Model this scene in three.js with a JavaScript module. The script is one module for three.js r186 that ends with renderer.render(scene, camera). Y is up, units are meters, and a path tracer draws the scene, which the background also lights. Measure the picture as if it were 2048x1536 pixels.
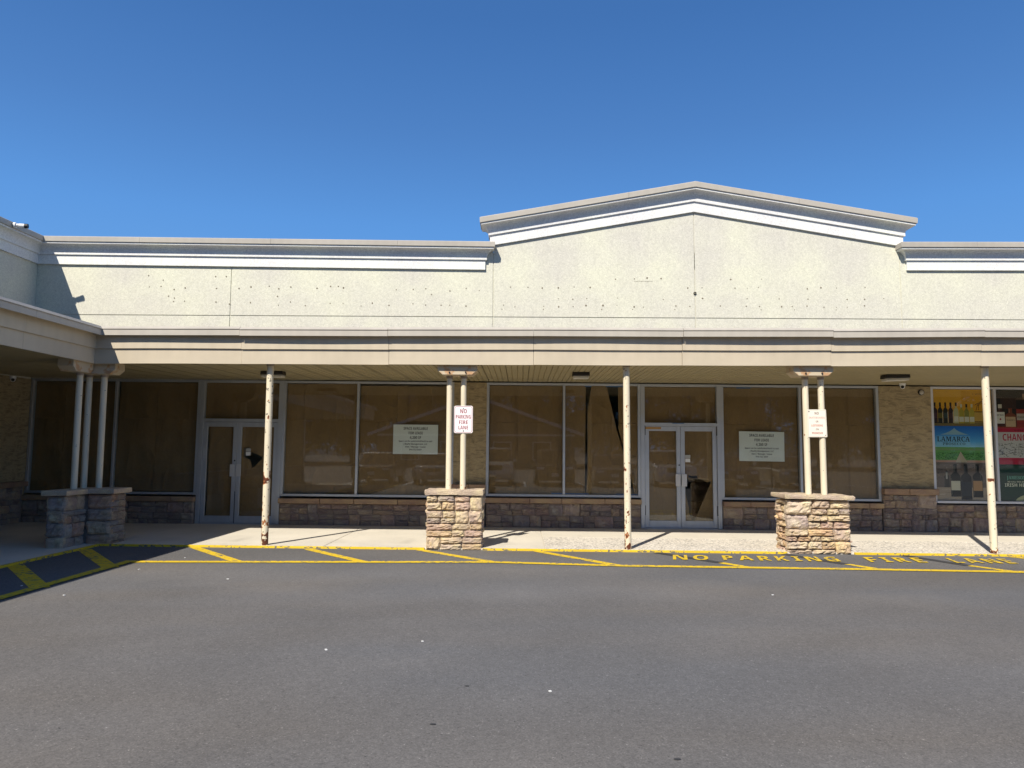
import * as THREE from 'three';
import { mergeGeometries, mergeVertices, toCreasedNormals } from 'three/addons/utils/BufferGeometryUtils.js';
import { FontLoader } from 'three/addons/loaders/FontLoader.js';
import { RoundedBoxGeometry } from 'three/addons/geometries/RoundedBoxGeometry.js';

// ---------------------------------------------------------------- camera, sky, sun, exposure
const scene = new THREE.Scene();
const camera = new THREE.PerspectiveCamera(54.85, 4 / 3, 0.1, 900);
camera.position.set(0, 1.64, 15.58);
camera.rotation.set(THREE.MathUtils.degToRad(5.097), THREE.MathUtils.degToRad(0.617), 0.004, 'YXZ');
scene.add(camera);
const renderer = new THREE.WebGLRenderer({ antialias: true });
renderer.setSize(1024, 768);
renderer.toneMapping = THREE.LinearToneMapping;
renderer.toneMappingExposure = 1.2;
renderer.shadowMap.enabled = true;

const AZ = THREE.MathUtils.degToRad(24.6), EL = THREE.MathUtils.degToRad(44.5);
const SUN = new THREE.Vector3(-Math.sin(AZ) * Math.cos(EL), Math.sin(EL), Math.cos(AZ) * Math.cos(EL));
const sun = new THREE.DirectionalLight(new THREE.Color().setRGB(1, 0.93, 0.82), 5.0);
sun.position.copy(SUN).multiplyScalar(60);
sun.target.position.set(0, 0, 0);
sun.castShadow = true;
Object.assign(sun.shadow.camera, { left: -40, right: 40, top: 40, bottom: -40, near: 1, far: 160 });
sun.shadow.mapSize.set(4096, 4096);
scene.add(sun, sun.target);

{ // clear deep blue sky: air only, paler towards the horizon and round the sun
  const W = 1024, Hh = 512, d = new Float32Array(W * Hh * 4);
  const table = [[0, 0.20, 0.42, 0.76], [0.29, 0.091, 0.264, 0.615], [0.40, 0.064, 0.187, 0.466], [0.52, 0.043, 0.140, 0.378], [0.75, 0.034, 0.11, 0.30], [1, 0.022, 0.078, 0.235]]; // sine of the elevation, radiance
  for (let j = 0; j < Hh; j++) {
    const el = ((j + 0.5) / Hh - 0.5) * Math.PI;
    for (let i = 0; i < W; i++) {
      const az = ((i + 0.5) / W - 0.5) * 2 * Math.PI;
      const dx = Math.cos(el) * Math.cos(az), dy = Math.sin(el), dz = Math.cos(el) * Math.sin(az);
      const t = Math.max(0, dy); let q = 0; while (q < 4 && table[q + 1][0] < t) q++;
      const A = table[q], B = table[q + 1], f = (t - A[0]) / (B[0] - A[0]);
      const ang = Math.acos(Math.min(1, Math.max(-1, dx * SUN.x + dy * SUN.y + dz * SUN.z)));
      const glow = 0.45 * Math.exp(-ang / 0.16) + 0.04 * Math.exp(-ang / 0.7);
      const k = (j * W + i) * 4;
      for (let c = 0; c < 3; c++) {
        let v = Math.exp(Math.log(A[c + 1]) * (1 - f) + Math.log(B[c + 1]) * f);
        if (dy < 0) v = [0.12, 0.14, 0.17][c];
        d[k + c] = v + glow * [1, 0.97, 0.92][c];
      }
      d[k + 3] = 1;
    }
  }
  const sky = new THREE.DataTexture(d, W, Hh, THREE.RGBAFormat, THREE.FloatType);
  sky.mapping = THREE.EquirectangularReflectionMapping; sky.magFilter = THREE.LinearFilter; sky.minFilter = THREE.LinearFilter;
  sky.needsUpdate = true;
  scene.background = sky; scene.environment = sky;
}

// ---------------------------------------------------------------- helpers
function rngOf(s) { return () => { s |= 0; s = s + 0x6D2B79F5 | 0; let t = Math.imul(s ^ s >>> 15, 1 | s); t = t + Math.imul(t ^ t >>> 7, 61 | t) ^ t; return ((t ^ t >>> 14) >>> 0) / 4294967296; }; }
const LAT = (() => { const r = rngOf(77), a = new Float32Array(65536); for (let i = 0; i < 65536; i++) a[i] = r(); return a; })();
function pn(x, y, p) { // periodic value noise, period p cells
  const xi = Math.floor(x), yi = Math.floor(y), fx = x - xi, fy = y - yi;
  const x0 = ((xi % p) + p) % p, x1 = (x0 + 1) % p, y0 = ((yi % p) + p) % p, y1 = (y0 + 1) % p;
  const u = fx * fx * (3 - 2 * fx), v = fy * fy * (3 - 2 * fy);
  const h = (a, b) => LAT[((a * 61 + b * 197) & 255) * 256 + ((a + b * 3 + (b >> 8) * 7 + (a >> 8) * 13) & 255)];
  return (h(x0, y0) * (1 - u) + h(x1, y0) * u) * (1 - v) + (h(x0, y1) * (1 - u) + h(x1, y1) * u) * v;
}
function fbm(x, y, p, oct) { let s = 0, a = 0.5, n = 0; for (let o = 0; o < oct; o++) { s += a * pn(x, y, p); n += a; a *= 0.5; x *= 2; y *= 2; p *= 2; } return s / n; }
function tex(W, H, fn, { srgb = true, repeat = [1, 1], data } = {}) {
  const d = new Uint8Array(W * H * 4);
  for (let j = 0; j < H; j++) for (let i = 0; i < W; i++) {
    const c = fn(i / W, j / H, i, j), k = (j * W + i) * 4;
    if (typeof c === 'number') { d[k] = d[k + 1] = d[k + 2] = Math.max(0, Math.min(255, c * 255)); }
    else for (let q = 0; q < 3; q++) d[k + q] = Math.max(0, Math.min(255, c[q] * 255));
    d[k + 3] = 255;
  }
  const t = new THREE.DataTexture(d, W, H, THREE.RGBAFormat);
  t.wrapS = t.wrapT = THREE.RepeatWrapping; t.magFilter = THREE.LinearFilter; t.minFilter = THREE.LinearMipmapLinearFilter; t.generateMipmaps = true; t.anisotropy = 8;
  if (srgb) t.colorSpace = THREE.SRGBColorSpace;
  t.repeat.set(...repeat); t.needsUpdate = true; return t;
}
function canvasTex(w, h, draw) {
  const c = document.createElement('canvas'); c.width = w; c.height = h; draw(c.getContext('2d'), w, h);
  const t = new THREE.CanvasTexture(c); t.colorSpace = THREE.SRGBColorSpace; t.anisotropy = 8; return t;
}
const lin = (r, g, b) => new THREE.Color().setRGB(r, g, b);
const std = (o) => new THREE.MeshStandardMaterial({ roughness: 0.8, metalness: 0, ...o });
const names = {};
function numbered(n) { const k = names[n] = (names[n] || 0) + 1; return k === 1 ? n : n + '_' + String(k - 1).padStart(3, '0'); }
function mesh(name, geo, mat, parent) {
  const m = new THREE.Mesh(geo, mat); m.name = name; m.castShadow = m.receiveShadow = true; if (parent) parent.add(m); return m;
}
function tag(o, label, category, group) { o.name = numbered(o.name); o.userData.label = label; o.userData.category = category; if (group) o.userData.group = group; scene.add(o); return o; }
function thing(name, label, category, pos = [0, 0, 0], group) { const g = new THREE.Group(); g.name = name; g.position.set(...pos); return tag(g, label, category, group); }
function struct(name, geo, mat) { const m = mesh(name, geo, mat, scene); m.userData.kind = 'structure'; return m; }
function worldUV(g, s = 1) { // uv in metres from the position, by the way the face points
  if (g.index) g = g.toNonIndexed();
  const p = g.attributes.position, n = p.count, uv = new Float32Array(n * 2), a = new THREE.Vector3(), b = new THREE.Vector3(), c = new THREE.Vector3();
  for (let i = 0; i < n; i += 3) {
    a.fromBufferAttribute(p, i); b.fromBufferAttribute(p, i + 1).sub(a); c.fromBufferAttribute(p, i + 2).sub(a); b.cross(c);
    const X = Math.abs(b.x), Y = Math.abs(b.y), Z = Math.abs(b.z);
    for (let k = i; k < i + 3; k++) {
      const x = p.getX(k), y = p.getY(k), z = p.getZ(k);
      if (Z >= X && Z >= Y) { uv[2 * k] = x; uv[2 * k + 1] = y; } else if (X >= Y) { uv[2 * k] = z; uv[2 * k + 1] = y; } else { uv[2 * k] = x; uv[2 * k + 1] = z; }
      uv[2 * k] *= s; uv[2 * k + 1] *= s;
    }
  }
  g.setAttribute('uv', new THREE.BufferAttribute(uv, 2)); return g;
}
const bx = (x0, x1, y0, y1, z0, z1) => worldUV(new THREE.BoxGeometry(x1 - x0, y1 - y0, z1 - z0).translate((x0 + x1) / 2, (y0 + y1) / 2, (z0 + z1) / 2));
function rbx(x0, x1, y0, y1, z0, z1, r = 0.006) { return worldUV(new RoundedBoxGeometry(x1 - x0, y1 - y0, z1 - z0, 1, r).translate((x0 + x1) / 2, (y0 + y1) / 2, (z0 + z1) / 2)); }
function prism(pts, z0, z1, bevel = 0) {
  const g = new THREE.ExtrudeGeometry(new THREE.Shape(pts.map(([x, y]) => new THREE.Vector2(x, y))), { depth: z1 - z0 - 2 * bevel, bevelEnabled: bevel > 0, bevelThickness: bevel, bevelSize: bevel, bevelOffset: -bevel, bevelSegments: 1 });
  return worldUV(g.translate(0, 0, z0 + bevel));
}
const join = (gs) => mergeGeometries(gs.map((g) => { g = g.index ? g.toNonIndexed() : g; for (const k of Object.keys(g.attributes)) if (!['position', 'normal', 'uv'].includes(k)) g.deleteAttribute(k); return g; }));
function deform(g, f) { const p = g.attributes.position; for (let i = 0; i < p.count; i++) { const r = f(p.getX(i), p.getY(i), p.getZ(i)); p.setXYZ(i, r[0], r[1], r[2]); } g.computeVertexNormals(); return g; }
const cyl = (r, y0, y1, x = 0, z = 0, seg = 20) => new THREE.CylinderGeometry(r, r, y1 - y0, seg, 1).translate(x, (y0 + y1) / 2, z);

// the site falls 6 mm per metre to the right
const FALL = -0.006;
const lotY = (x) => 0.015 + FALL * x;
const walkY = (x, z) => 0.045 + FALL * x;

// ---------------------------------------------------------------- materials
const asphaltMap = tex(2048, 2048, (u, v) => {
  const big = fbm(u * 6, v * 6, 6, 4), fine = pn(u * 1024, v * 1024, 1024), fine2 = pn(u * 512 + 9, v * 512, 512), med = pn(u * 170, v * 170, 170);
  let s = 0.428 + 0.04 * (big - 0.5) + 0.085 * (fine - 0.5) + 0.065 * (fine2 - 0.5) + 0.03 * (med - 0.5);
  if (fine2 > 0.94 && fine > 0.55) s += 0.2; if (fine2 < 0.06) s -= 0.10;
  return [s * 1.0, s * 0.985, s * 0.975];
});
const asphalt = std({ map: asphaltMap, bumpMap: asphaltMap, bumpScale: 0.004, roughness: 0.93, vertexColors: true });
asphaltMap.repeat.set(1 / 4.7, 1 / 4.7);
const concMap = tex(1024, 1024, (u, v) => {
  const big = fbm(u * 4, v * 4, 4, 5), fine = pn(u * 512, v * 512, 512), st = fbm(u * 9 + 3, v * 3, 9, 3);
  const s = 0.832 + 0.10 * (big - 0.5) + 0.07 * (fine - 0.5) - 0.06 * Math.max(0, st - 0.6) * 3;
  return [s, s * 0.965, s * 0.89];
}, { repeat: [1 / 2.9, 1 / 2.9] });
const aggMap = tex(1024, 1024, (u, v) => {
  const big = fbm(u * 4, v * 4, 4, 4), f = pn(u * 96, v * 96, 96), f2 = pn(u * 256, v * 256, 256);
  let s = 0.83 + 0.08 * (big - 0.5) + 0.2 * (f2 - 0.5); if (f > 0.70) s -= 0.17; if (f < 0.25) s += 0.07;
  return [s, s * 0.965, s * 0.90];
}, { repeat: [1 / 2.3, 1 / 2.3] });
const concrete = std({ map: concMap, bumpMap: concMap, bumpScale: 0.003, roughness: 0.9 });
const aggregate = std({ map: aggMap, bumpMap: aggMap, bumpScale: 0.006, roughness: 0.92 });
const eifsMap = tex(1024, 1024, (u, v) => {
  const big = fbm(u * 4, v * 4, 4, 4), f = pn(u * 420, v * 420, 420), m = pn(u * 130, v * 130, 130), st = fbm(u * 24, v * 3, 3, 3);
  const s = 0.826 + 0.085 * (big - 0.5) + 0.10 * (f - 0.5) + 0.06 * (m - 0.5) + 0.02 * (st - 0.5);
  return [s * 0.992, s * (0.98 + 0.02 * (big - 0.5)), s * (0.905 + 0.05 * (0.5 - big))];
}, { repeat: [1 / 3.1, 1 / 3.1] });
const eifs = std({ map: eifsMap, bumpMap: eifsMap, bumpScale: 0.006, roughness: 0.95 });
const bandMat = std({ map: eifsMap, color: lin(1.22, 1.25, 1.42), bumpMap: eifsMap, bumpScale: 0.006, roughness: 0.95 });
const mottle = tex(1024, 512, (u, v) => {
  const s = 0.90 + 0.10 * (fbm(u * 5, v * 5, 5, 5) - 0.5) + 0.05 * (fbm(u * 40, v * 4, 4, 3) - 0.5);
  return [s, s, s];
}, { repeat: [1 / 3.7, 1 / 1.9] });
const fasciaMat = std({ map: mottle, color: lin(0.68, 0.585, 0.435), roughness: 0.5 });
const copingMat = std({ map: mottle, color: lin(0.60, 0.55, 0.47), roughness: 0.5 });
const soffitMat = std({ map: mottle, color: lin(0.48, 0.405, 0.235), roughness: 0.55 });
const alum = std({ map: mottle, color: lin(0.66, 0.70, 0.75), metalness: 0.55, roughness: 0.42 });
const roofing = std({ map: mottle, color: lin(0.07, 0.068, 0.066), roughness: 0.95 });
const alumDark = std({ color: lin(0.05, 0.055, 0.06), roughness: 0.7 });
const glass = new THREE.MeshPhysicalMaterial({ color: lin(0.93, 0.95, 0.94), transmission: 1, thickness: 0, roughness: 0.015, ior: 1.52, metalness: 0 });
const stuccoMap = tex(1024, 1024, (u, v) => {
  const r = 1 - Math.abs(2 * fbm(u * 13 + 1.5 * pn(u * 8, v * 8, 8), v * 39 + 1.5 * pn(u * 8 + 4, v * 8, 8), 13, 3) - 1);
  const s = 0.60 + 0.22 * (r - 0.6) + 0.08 * (pn(u * 300, v * 300, 300) - 0.5) + 0.06 * (fbm(u * 3, v * 3, 3, 3) - 0.5);
  return [s, s * 0.90, s * 0.70];
}, { repeat: [1 / 1.7, 1 / 1.7] });
const stucco = std({ map: stuccoMap, bumpMap: stuccoMap, bumpScale: 0.03, roughness: 0.95 });
const paperMap = tex(1024, 1024, (u, v) => {
  const s = 0.56 + 0.07 * (fbm(u * 4, v * 4, 4, 5) - 0.5) + 0.04 * (pn(u * 300, v * 60, 60) - 0.5);
  return [s, s * 0.80, s * 0.55];
});
const wrinkle = tex(1024, 1024, (u, v) => {
  const w = 0.6 * pn(u * 4, v * 4, 4), r = (x, y, p) => 1 - Math.abs(2 * pn(x, y, p) - 1);
  return 0.45 * r(u * 5 + w, v * 3 + w, 100) + 0.3 * r(u * 11 + w, v * 6 + 2 * w, 100) + 0.15 * fbm(u * 20, v * 8, 20, 3);
}, { srgb: false });
const paper = std({ map: paperMap, bumpMap: wrinkle, bumpScale: 0.06, roughness: 0.85, side: THREE.DoubleSide });
const tapeBlue = std({ color: lin(0.03, 0.13, 0.32), roughness: 0.6 });
const tapeTan = std({ color: lin(0.42, 0.24, 0.07), roughness: 0.5 });
const drywall = std({ map: mottle, color: lin(0.42, 0.40, 0.36), roughness: 0.95 }), carpet = std({ map: mottle, color: lin(0.17, 0.16, 0.15), roughness: 1 });
const black = std({ color: lin(0.012, 0.012, 0.013), roughness: 0.5 });
const darkMetal = std({ color: lin(0.03, 0.027, 0.025), roughness: 0.45, metalness: 0.3 });
const white = std({ color: lin(0.78, 0.78, 0.76), roughness: 0.45 });
const rubber = std({ color: lin(0.02, 0.02, 0.02), roughness: 0.85 });
const paintMap = tex(1024, 512, (u, v) => {
  const n = fbm(u * 60, v * 60, 60, 3), b = fbm(u * 8, v * 8, 8, 3), s = 0.92 + 0.16 * (b - 0.5) + 0.12 * (pn(u * 400, v * 400, 400) - 0.5);
  if (n + 0.35 * (b - 0.5) > 0.67) return [0.47, 0.44, 0.36];
  return [0.95 * s, 0.80 * s, 0.16 * s];
}, { repeat: [1 / 2.7, 1 / 1.3] });
const yellow = std({ map: paintMap, roughness: 0.75 });
const tar = std({ map: mottle, color: lin(0.055, 0.055, 0.058), roughness: 0.8 });

const grain = tex(512, 512, (u, v) => {
  const b = fbm(u * 5, v * 5, 5, 5), f = pn(u * 160, v * 160, 160), r = 1 - Math.abs(2 * fbm(u * 7 + 2, v * 14, 7, 3) - 1);
  const s = 0.90 + 0.26 * (b - 0.5) + 0.14 * (f - 0.5) + 0.12 * (r - 0.5);
  return [s, s * (0.97 + 0.05 * (b - 0.5)), s * (0.94 + 0.14 * (0.5 - b))];
});
const stoneCols = {
  warm: [[0.82, 0.65, 0.42], [0.86, 0.73, 0.52], [0.76, 0.63, 0.49], [0.86, 0.75, 0.57], [0.80, 0.59, 0.38], [0.66, 0.57, 0.50], [0.80, 0.62, 0.49], [0.88, 0.75, 0.52]],
  brown: [[0.48, 0.40, 0.34], [0.42, 0.345, 0.31], [0.54, 0.45, 0.37], [0.36, 0.30, 0.28], [0.48, 0.365, 0.315], [0.40, 0.355, 0.335], [0.56, 0.44, 0.33], [0.44, 0.375, 0.345]],
  mid: [[0.60, 0.48, 0.36], [0.52, 0.43, 0.36], [0.64, 0.53, 0.40], [0.46, 0.40, 0.36], [0.62, 0.42, 0.31], [0.50, 0.46, 0.44]],
};
const stoneMats = {};
for (const k in stoneCols) stoneMats[k] = stoneCols[k].map((c) => std({ color: lin(...c), map: grain, bumpMap: grain, bumpScale: 0.035, roughness: 0.92 }));
const mortar = std({ map: grain, color: lin(0.46, 0.42, 0.36), roughness: 0.95 });
const mortarDark = std({ map: grain, color: lin(0.28, 0.25, 0.23), roughness: 0.95 });
const ledgeMats = [[0.40, 0.28, 0.19], [0.37, 0.255, 0.175], [0.43, 0.31, 0.21]].map((c) => std({ color: lin(...c), map: grain, bumpMap: grain, bumpScale: 0.01, roughness: 0.9 }));
const capMat = std({ color: lin(0.68, 0.58, 0.44), map: grain, bumpMap: grain, bumpScale: 0.03, roughness: 0.92 });

// ---------------------------------------------------------------- ground
{
  const g = new THREE.PlaneGeometry(300, 300, 150, 150).rotateX(-Math.PI / 2); const p = g.attributes.position, col = new Float32Array(p.count * 3), uv = g.attributes.uv;
  for (let i = 0; i < p.count; i++) {
    const s = (t) => Math.sign(t) * Math.pow(Math.abs(t) / 150, 2.2) * 150; // finer cells near the middle
    const x = s(p.getX(i)), z = s(p.getZ(i)) + 8; p.setXYZ(i, x, lotY(Math.max(-60, Math.min(60, x))), z); uv.setXY(i, x, z);
    const n = fbm(x * 0.22 + 40, z * 0.5 + 40, 200, 4), m = fbm(x * 1.1 + 7, z * 1.7 + 3, 200, 3), k = 0.80 + 0.40 * (n - 0.5) + 0.16 * (m - 0.5);
    const w = fbm(x * 0.35 + 90, z * 0.9 + 20, 200, 3); col[3 * i] = k * (1.0 + 0.16 * (w - 0.5)); col[3 * i + 1] = k * 0.99; col[3 * i + 2] = k * (0.98 - 0.22 * (w - 0.5));
  }
  g.setAttribute('color', new THREE.BufferAttribute(col, 3)); g.computeVertexNormals();
  const lot = struct('parking_lot', g, asphalt);
  // markings: flat quads 4 mm above the asphalt
  const quad = (name, pts, mat, dy = 0.004) => { // pts [x,z] x4
    const f = []; const v = (i) => [pts[i][0], lotY(pts[i][0]) + dy, pts[i][1]];
    for (const i of [0, 1, 2, 0, 2, 3]) f.push(...v(i));
    const q = new THREE.BufferGeometry(); q.setAttribute('position', new THREE.Float32BufferAttribute(f, 3)); q.computeVertexNormals();
    if (q.attributes.normal.getY(0) < 0) { const a = q.attributes.position; for (let t = 0; t < 6; t += 3) { const b = [a.getX(t + 1), a.getY(t + 1), a.getZ(t + 1)]; a.setXYZ(t + 1, a.getX(t + 2), a.getY(t + 2), a.getZ(t + 2)); a.setXYZ(t + 2, ...b); } q.computeVertexNormals(); }
    return mesh(name, worldUV(q), mat, lot);
  };
  const line = (name, a, b, w, mat, dy) => { const dx = b[0] - a[0], dz = b[1] - a[1], l = Math.hypot(dx, dz), nx = -dz / l * w / 2, nz = dx / l * w / 2; return quad(name, [[a[0] + nx, a[1] + nz], [b[0] + nx, b[1] + nz], [b[0] - nx, b[1] - nz], [a[0] - nx, a[1] - nz]], mat, dy); };
  const lp = [[-5.57, 5.05], [-2.42, 4.83], [-0.4, 4.68], [1.42, 4.88], [4.65, 4.94], [6.8, 5.02], [17, 5.1]], lz = (x) => { let i = 0; while (i < 5 && lp[i + 1][0] < x) i++; return lp[i][1] + (lp[i + 1][1] - lp[i][1]) * (x - lp[i][0]) / (lp[i + 1][0] - lp[i][0]); };
  for (let i = 0; i < 6; i++) quad('lane_line', [[lp[i][0], lp[i][1] - 0.08], [lp[i + 1][0], lp[i + 1][1] - 0.08], [lp[i + 1][0], lp[i + 1][1] + 0.08], [lp[i][0], lp[i][1] + 0.08]], yellow, 0.008);
  line('lane_line', [-5.50, 4.97], [-5.53, 20], 0.14, yellow, 0.012);
  for (const [x0, x1] of [[-5.28, -3.98], [-3.46, -2.22], [-1.62, -0.36], [0.28, 1.44]]) line('hatch_stripe', [x0, 3.44], [x1, lz(x1)], 0.15, yellow);
  for (const [x0, xm, x1] of [[2.20, 2.95, 3.27], [4.25, 4.79, 5.10], [6.15, 6.58, 6.94]]) { line('painted_over_stripe', [x0, 3.44], [xm, 4.46], 0.16, tar); line('hatch_stripe', [xm + 0.02, 4.47], [x1, lz(x1)], 0.13, yellow); }
  line('hatch_stripe', [7.85, 3.44], [9.1, lz(9.1)], 0.14, yellow);
  for (const [z0, z1] of [[3.86, 5.56], [5.46, 7.02], [7.2, 8.8], [9.0, 10.6], [10.8, 12.4]]) line('hatch_stripe', [-6.82, z0], [-5.46, z1], 0.2, yellow);
  const font = await new FontLoader().loadAsync('fonts/droid/droid_sans_bold.typeface.json');
  for (const [word, xa, xb] of [['NO', 2.36, 2.90], ['PARKING', 3.12, 4.88], ['FIRE', 5.32, 6.18], ['LANE', 6.60, 7.52]]) {
    const gs = [...word].map((ch) => new THREE.ShapeGeometry(font.generateShapes(ch, 1), 4));
    const ws = gs.map((q) => { q.computeBoundingBox(); return q.boundingBox.max.x - q.boundingBox.min.x; });
    const gap = 0.34, tot = ws.reduce((s, w) => s + w, 0) + gap * (ws.length - 1), sc = (xb - xa) / tot; let cx = xa;
    gs.forEach((q, i) => {
      const x0 = q.boundingBox.min.x; const gg = q.clone(); const a = gg.attributes.position, y1 = q.boundingBox.max.y;
      for (let k = 0; k < a.count; k++) { const x = cx + (a.getX(k) - x0) * sc, t = a.getY(k) / y1; const X = x + 0.1 * t - 0.05; a.setXYZ(k, X, lotY(X) + 0.01, 4.24 - 0.5 * t); }
      gg.computeVertexNormals(); mesh('painted_letter', worldUV(gg), yellow, lot); cx += (ws[i] + gap) * sc;
    });
  }
  for (const [x, z, q] of [[-0.36, 10.32, 0.012], [-0.51, 11.04, 0.015], [0.84, 11.49, 0.015]]) { const o = new THREE.CircleGeometry(q, 14).rotateX(-Math.PI / 2).scale(1.3, 1, 0.8).translate(x, lotY(x) + 0.004, z); mesh('oil_spot', o, tar, lot); }
  // white stall lines of the rows behind the camera
  for (let x = -13.5; x < 18; x += 2.75) line('stall_line', [x, 17.6], [x, 22.6], 0.1, white);
}
{ // walkway slabs and yellow kerb
  const walk = struct('sidewalk', deform(bx(-10.45, 17, -0.25, -0.012, -0.02, 3.32), (x, y, z) => [x, y + walkY(x, z), z]), concrete);
  const slab = (x0, x1, z0, z1, mat) => mesh('paving_slab', deform(rbx(x0, x1, -0.12, 0, z0, z1, 0.006), (x, y, z) => [x, y + walkY(x, z), z]), mat, walk);
  const xs = [-6.86, -3.2, 0.42, 4.1, 7.8, 11.5, 15.2];
  for (let i = 0; i < xs.length - 1; i++) slab(xs[i] + 0.004, xs[i + 1] - 0.004, -0.02, i < 2 ? 3.374 : 1.7, concrete);
  for (let i = 2; i < xs.length - 1; i++) slab(xs[i] + 0.004, xs[i + 1] - 0.004, 1.708, 3.374, aggregate);
  const zs = [-0.02, 3.38, 6.9, 10.4, 14.1, 17.8];
  for (let i = 0; i < zs.length - 1; i++) slab(-10.44, -6.904 + (i ? 0 : 0.04), zs[i] + 0.004, zs[i + 1] - 0.004, concrete);
  const k = struct('kerb', deform(rbx(-6.90, -6.84, -0.2, 0.002, 3.36, 18, 0.008), (x, y, z) => [x, y + walkY(x), z]), yellow);
  for (const [a, b] of [[-6.838, -1.54], [-0.60, 4.32], [5.40, 17]]) mesh('kerb_run', deform(rbx(a, b, -0.2, 0.004, 3.378, 3.425, 0.008), (x, y, z) => [x, y + walkY(x), z]), yellow, k);
}

// ---------------------------------------------------------------- stone
const stoneGeos = []; {
  for (let s = 0; s < 10; s++) {
    const r = rngOf(100 + s), ph = [r() * 9, r() * 9, r() * 9, r() * 9], lean = (r() - 0.5) * 0.5;
    let g = new THREE.BoxGeometry(1, 1, 1, 9, 6, 2); g.deleteAttribute('uv'); g.deleteAttribute('normal'); g = mergeVertices(g);
    const p = g.attributes.position;
    for (let i = 0; i < p.count; i++) {
      let x = p.getX(i) * 2, y = p.getY(i) * 2, z = p.getZ(i) * 2;
      const e = Math.max(Math.abs(x) ** 16, Math.abs(y) ** 11), k = 1 - 0.035 * Math.abs(x * y) ** 3;
      let X = x * k + 0.035 * Math.sin(y * 2.3 + ph[0]) * Math.abs(x), Y = y * k + 0.055 * Math.sin(x * 2.7 + ph[1]) * Math.abs(y);
      let Z = z; if (z > 0.5) Z = 1 - 0.55 * e + 0.75 * (fbm(x * 2.2 + ph[2] * 5, y * 1.9 + ph[3] * 5, 97, 3) - 0.5) + 0.5 * (pn(x * 4.5 + ph[0] * 9, y * 3 + ph[1] * 9, 97) - 0.5) + 0.12 * lean * x; else if (z > -0.5) Z = 0.0;
      p.setXYZ(i, X / 2, Y / 2, Z / 2);
    }
    g.computeVertexNormals(); const uv = new Float32Array(p.count * 2);
    for (let i = 0; i < p.count; i++) { uv[2 * i] = p.getX(i) * 0.42 + p.getZ(i) * 0.2 + ph[0]; uv[2 * i + 1] = p.getY(i) * 0.3 + ph[1]; }
    g.setAttribute('uv', new THREE.BufferAttribute(uv, 2)); stoneGeos.push(toCreasedNormals(g, 0.3));
  }
}
function ashlar(w, h, r, bandH) { // -> [x,y,w,h]
  const out = [], nb = Math.max(1, Math.round(h / bandH)), bh = []; let s = 0;
  for (let i = 0; i < nb; i++) { const q = 0.85 + 0.3 * r(); bh.push(q); s += q; }
  let y = 0;
  for (let i = 0; i < nb; i++) {
    const H = bh[i] / s * h; let x = 0;
    while (x < w - 0.001) {
      let run = r() < 0.32 ? 0.2 + 0.2 * r() : 0.4 + 0.45 * r(); if (w - x - run < 0.16) run = w - x;
      if (run < 0.42) out.push([x, y, run, H]);
      else {
        const k = 0.38 + 0.24 * r();
        for (const [yy, hh] of [[y, H * k], [y + H * k, H * (1 - k)]]) {
          const n = Math.max(1, Math.round(run / (0.2 + 0.14 * r()))), ws = Array.from({ length: n }, () => 0.7 + 0.6 * r()), t = ws.reduce((a, b) => a + b, 0); let xx = x;
          for (const q of ws) { out.push([xx, yy, q / t * run, hh]); xx += q / t * run; }
        }
      }
      x += run;
    }
    y += H;
  }
  return out;
}
function stoneFace(parent, w, h, seed, kind, place, { band = 0.25, gap = 0.012, proud = 0.06 } = {}) { // place(mesh, cx, cy, depth)
  const r = rngOf(seed);
  for (const [x, y, a, b] of ashlar(w, h, r, band)) {
    const mats = stoneMats[kind], m = mesh('stone', stoneGeos[Math.floor(r() * 10)], mats[Math.floor(r() * mats.length)], parent), d = proud * (0.75 + 0.6 * r());
    m.scale.set(a - gap, b - gap, 2 * d); place(m, x + a / 2, y + b / 2, d);
  }
}

// ---------------------------------------------------------------- swept cornice
function sweep(profile, x0, x1, { retL = false, retR = false, yf = () => 0, peak = null, back = -0.12 } = {}) {
  const st = []; // stations: (p) => [x, z]
  if (retL) st.push((p) => [x0 - p, back]); st.push((p) => [retL ? x0 - p : x0, p]);
  if (peak !== null && peak > x0 && peak < x1) st.push((p) => [peak, p]);
  st.push((p) => [retR ? x1 + p : x1, p]); if (retR) st.push((p) => [x1 + p, back]);
  const pos = [], n = profile.length;
  const P = (k, j) => { const [p, y] = profile[j % n], [x, z] = st[k](p); return [x, y + yf(x), z]; };
  for (let k = 0; k < st.length - 1; k++) for (let j = 0; j < n; j++) { const a = P(k, j), b = P(k + 1, j), c = P(k + 1, j + 1), d = P(k, j + 1); pos.push(...a, ...b, ...c, ...a, ...c, ...d); }
  const cap = (k, flip) => { for (const t of THREE.ShapeUtils.triangulateShape(profile.map(([p, y]) => new THREE.Vector2(p, y)), [])) { const q = flip ? [t[0], t[2], t[1]] : t; for (const j of q) pos.push(...P(k, j)); } };
  if (!retL) cap(0, false); if (!retR) cap(st.length - 1, true);
  const g = new THREE.BufferGeometry(); g.setAttribute('position', new THREE.Float32BufferAttribute(pos, 3)); g.computeVertexNormals();
  return toCreasedNormals(worldUV(g), 0.5);
}
const coveProfile = [[-0.05, 0], [0.05, 0], [0.05, 0.195], [0.062, 0.197], [0.062, 0.203], [0.085, 0.206], [0.085, 0.245], [0.082, 0.25]];
for (let i = 1; i <= 7; i++) { const t = i / 7 * Math.PI / 2; coveProfile.push([0.085 + 0.135 * (1 - Math.cos(t)), 0.25 + 0.155 * Math.sin(t)]); }
coveProfile.push([0.235, 0.408], [0.235, 0.44], [-0.05, 0.44]);
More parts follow.
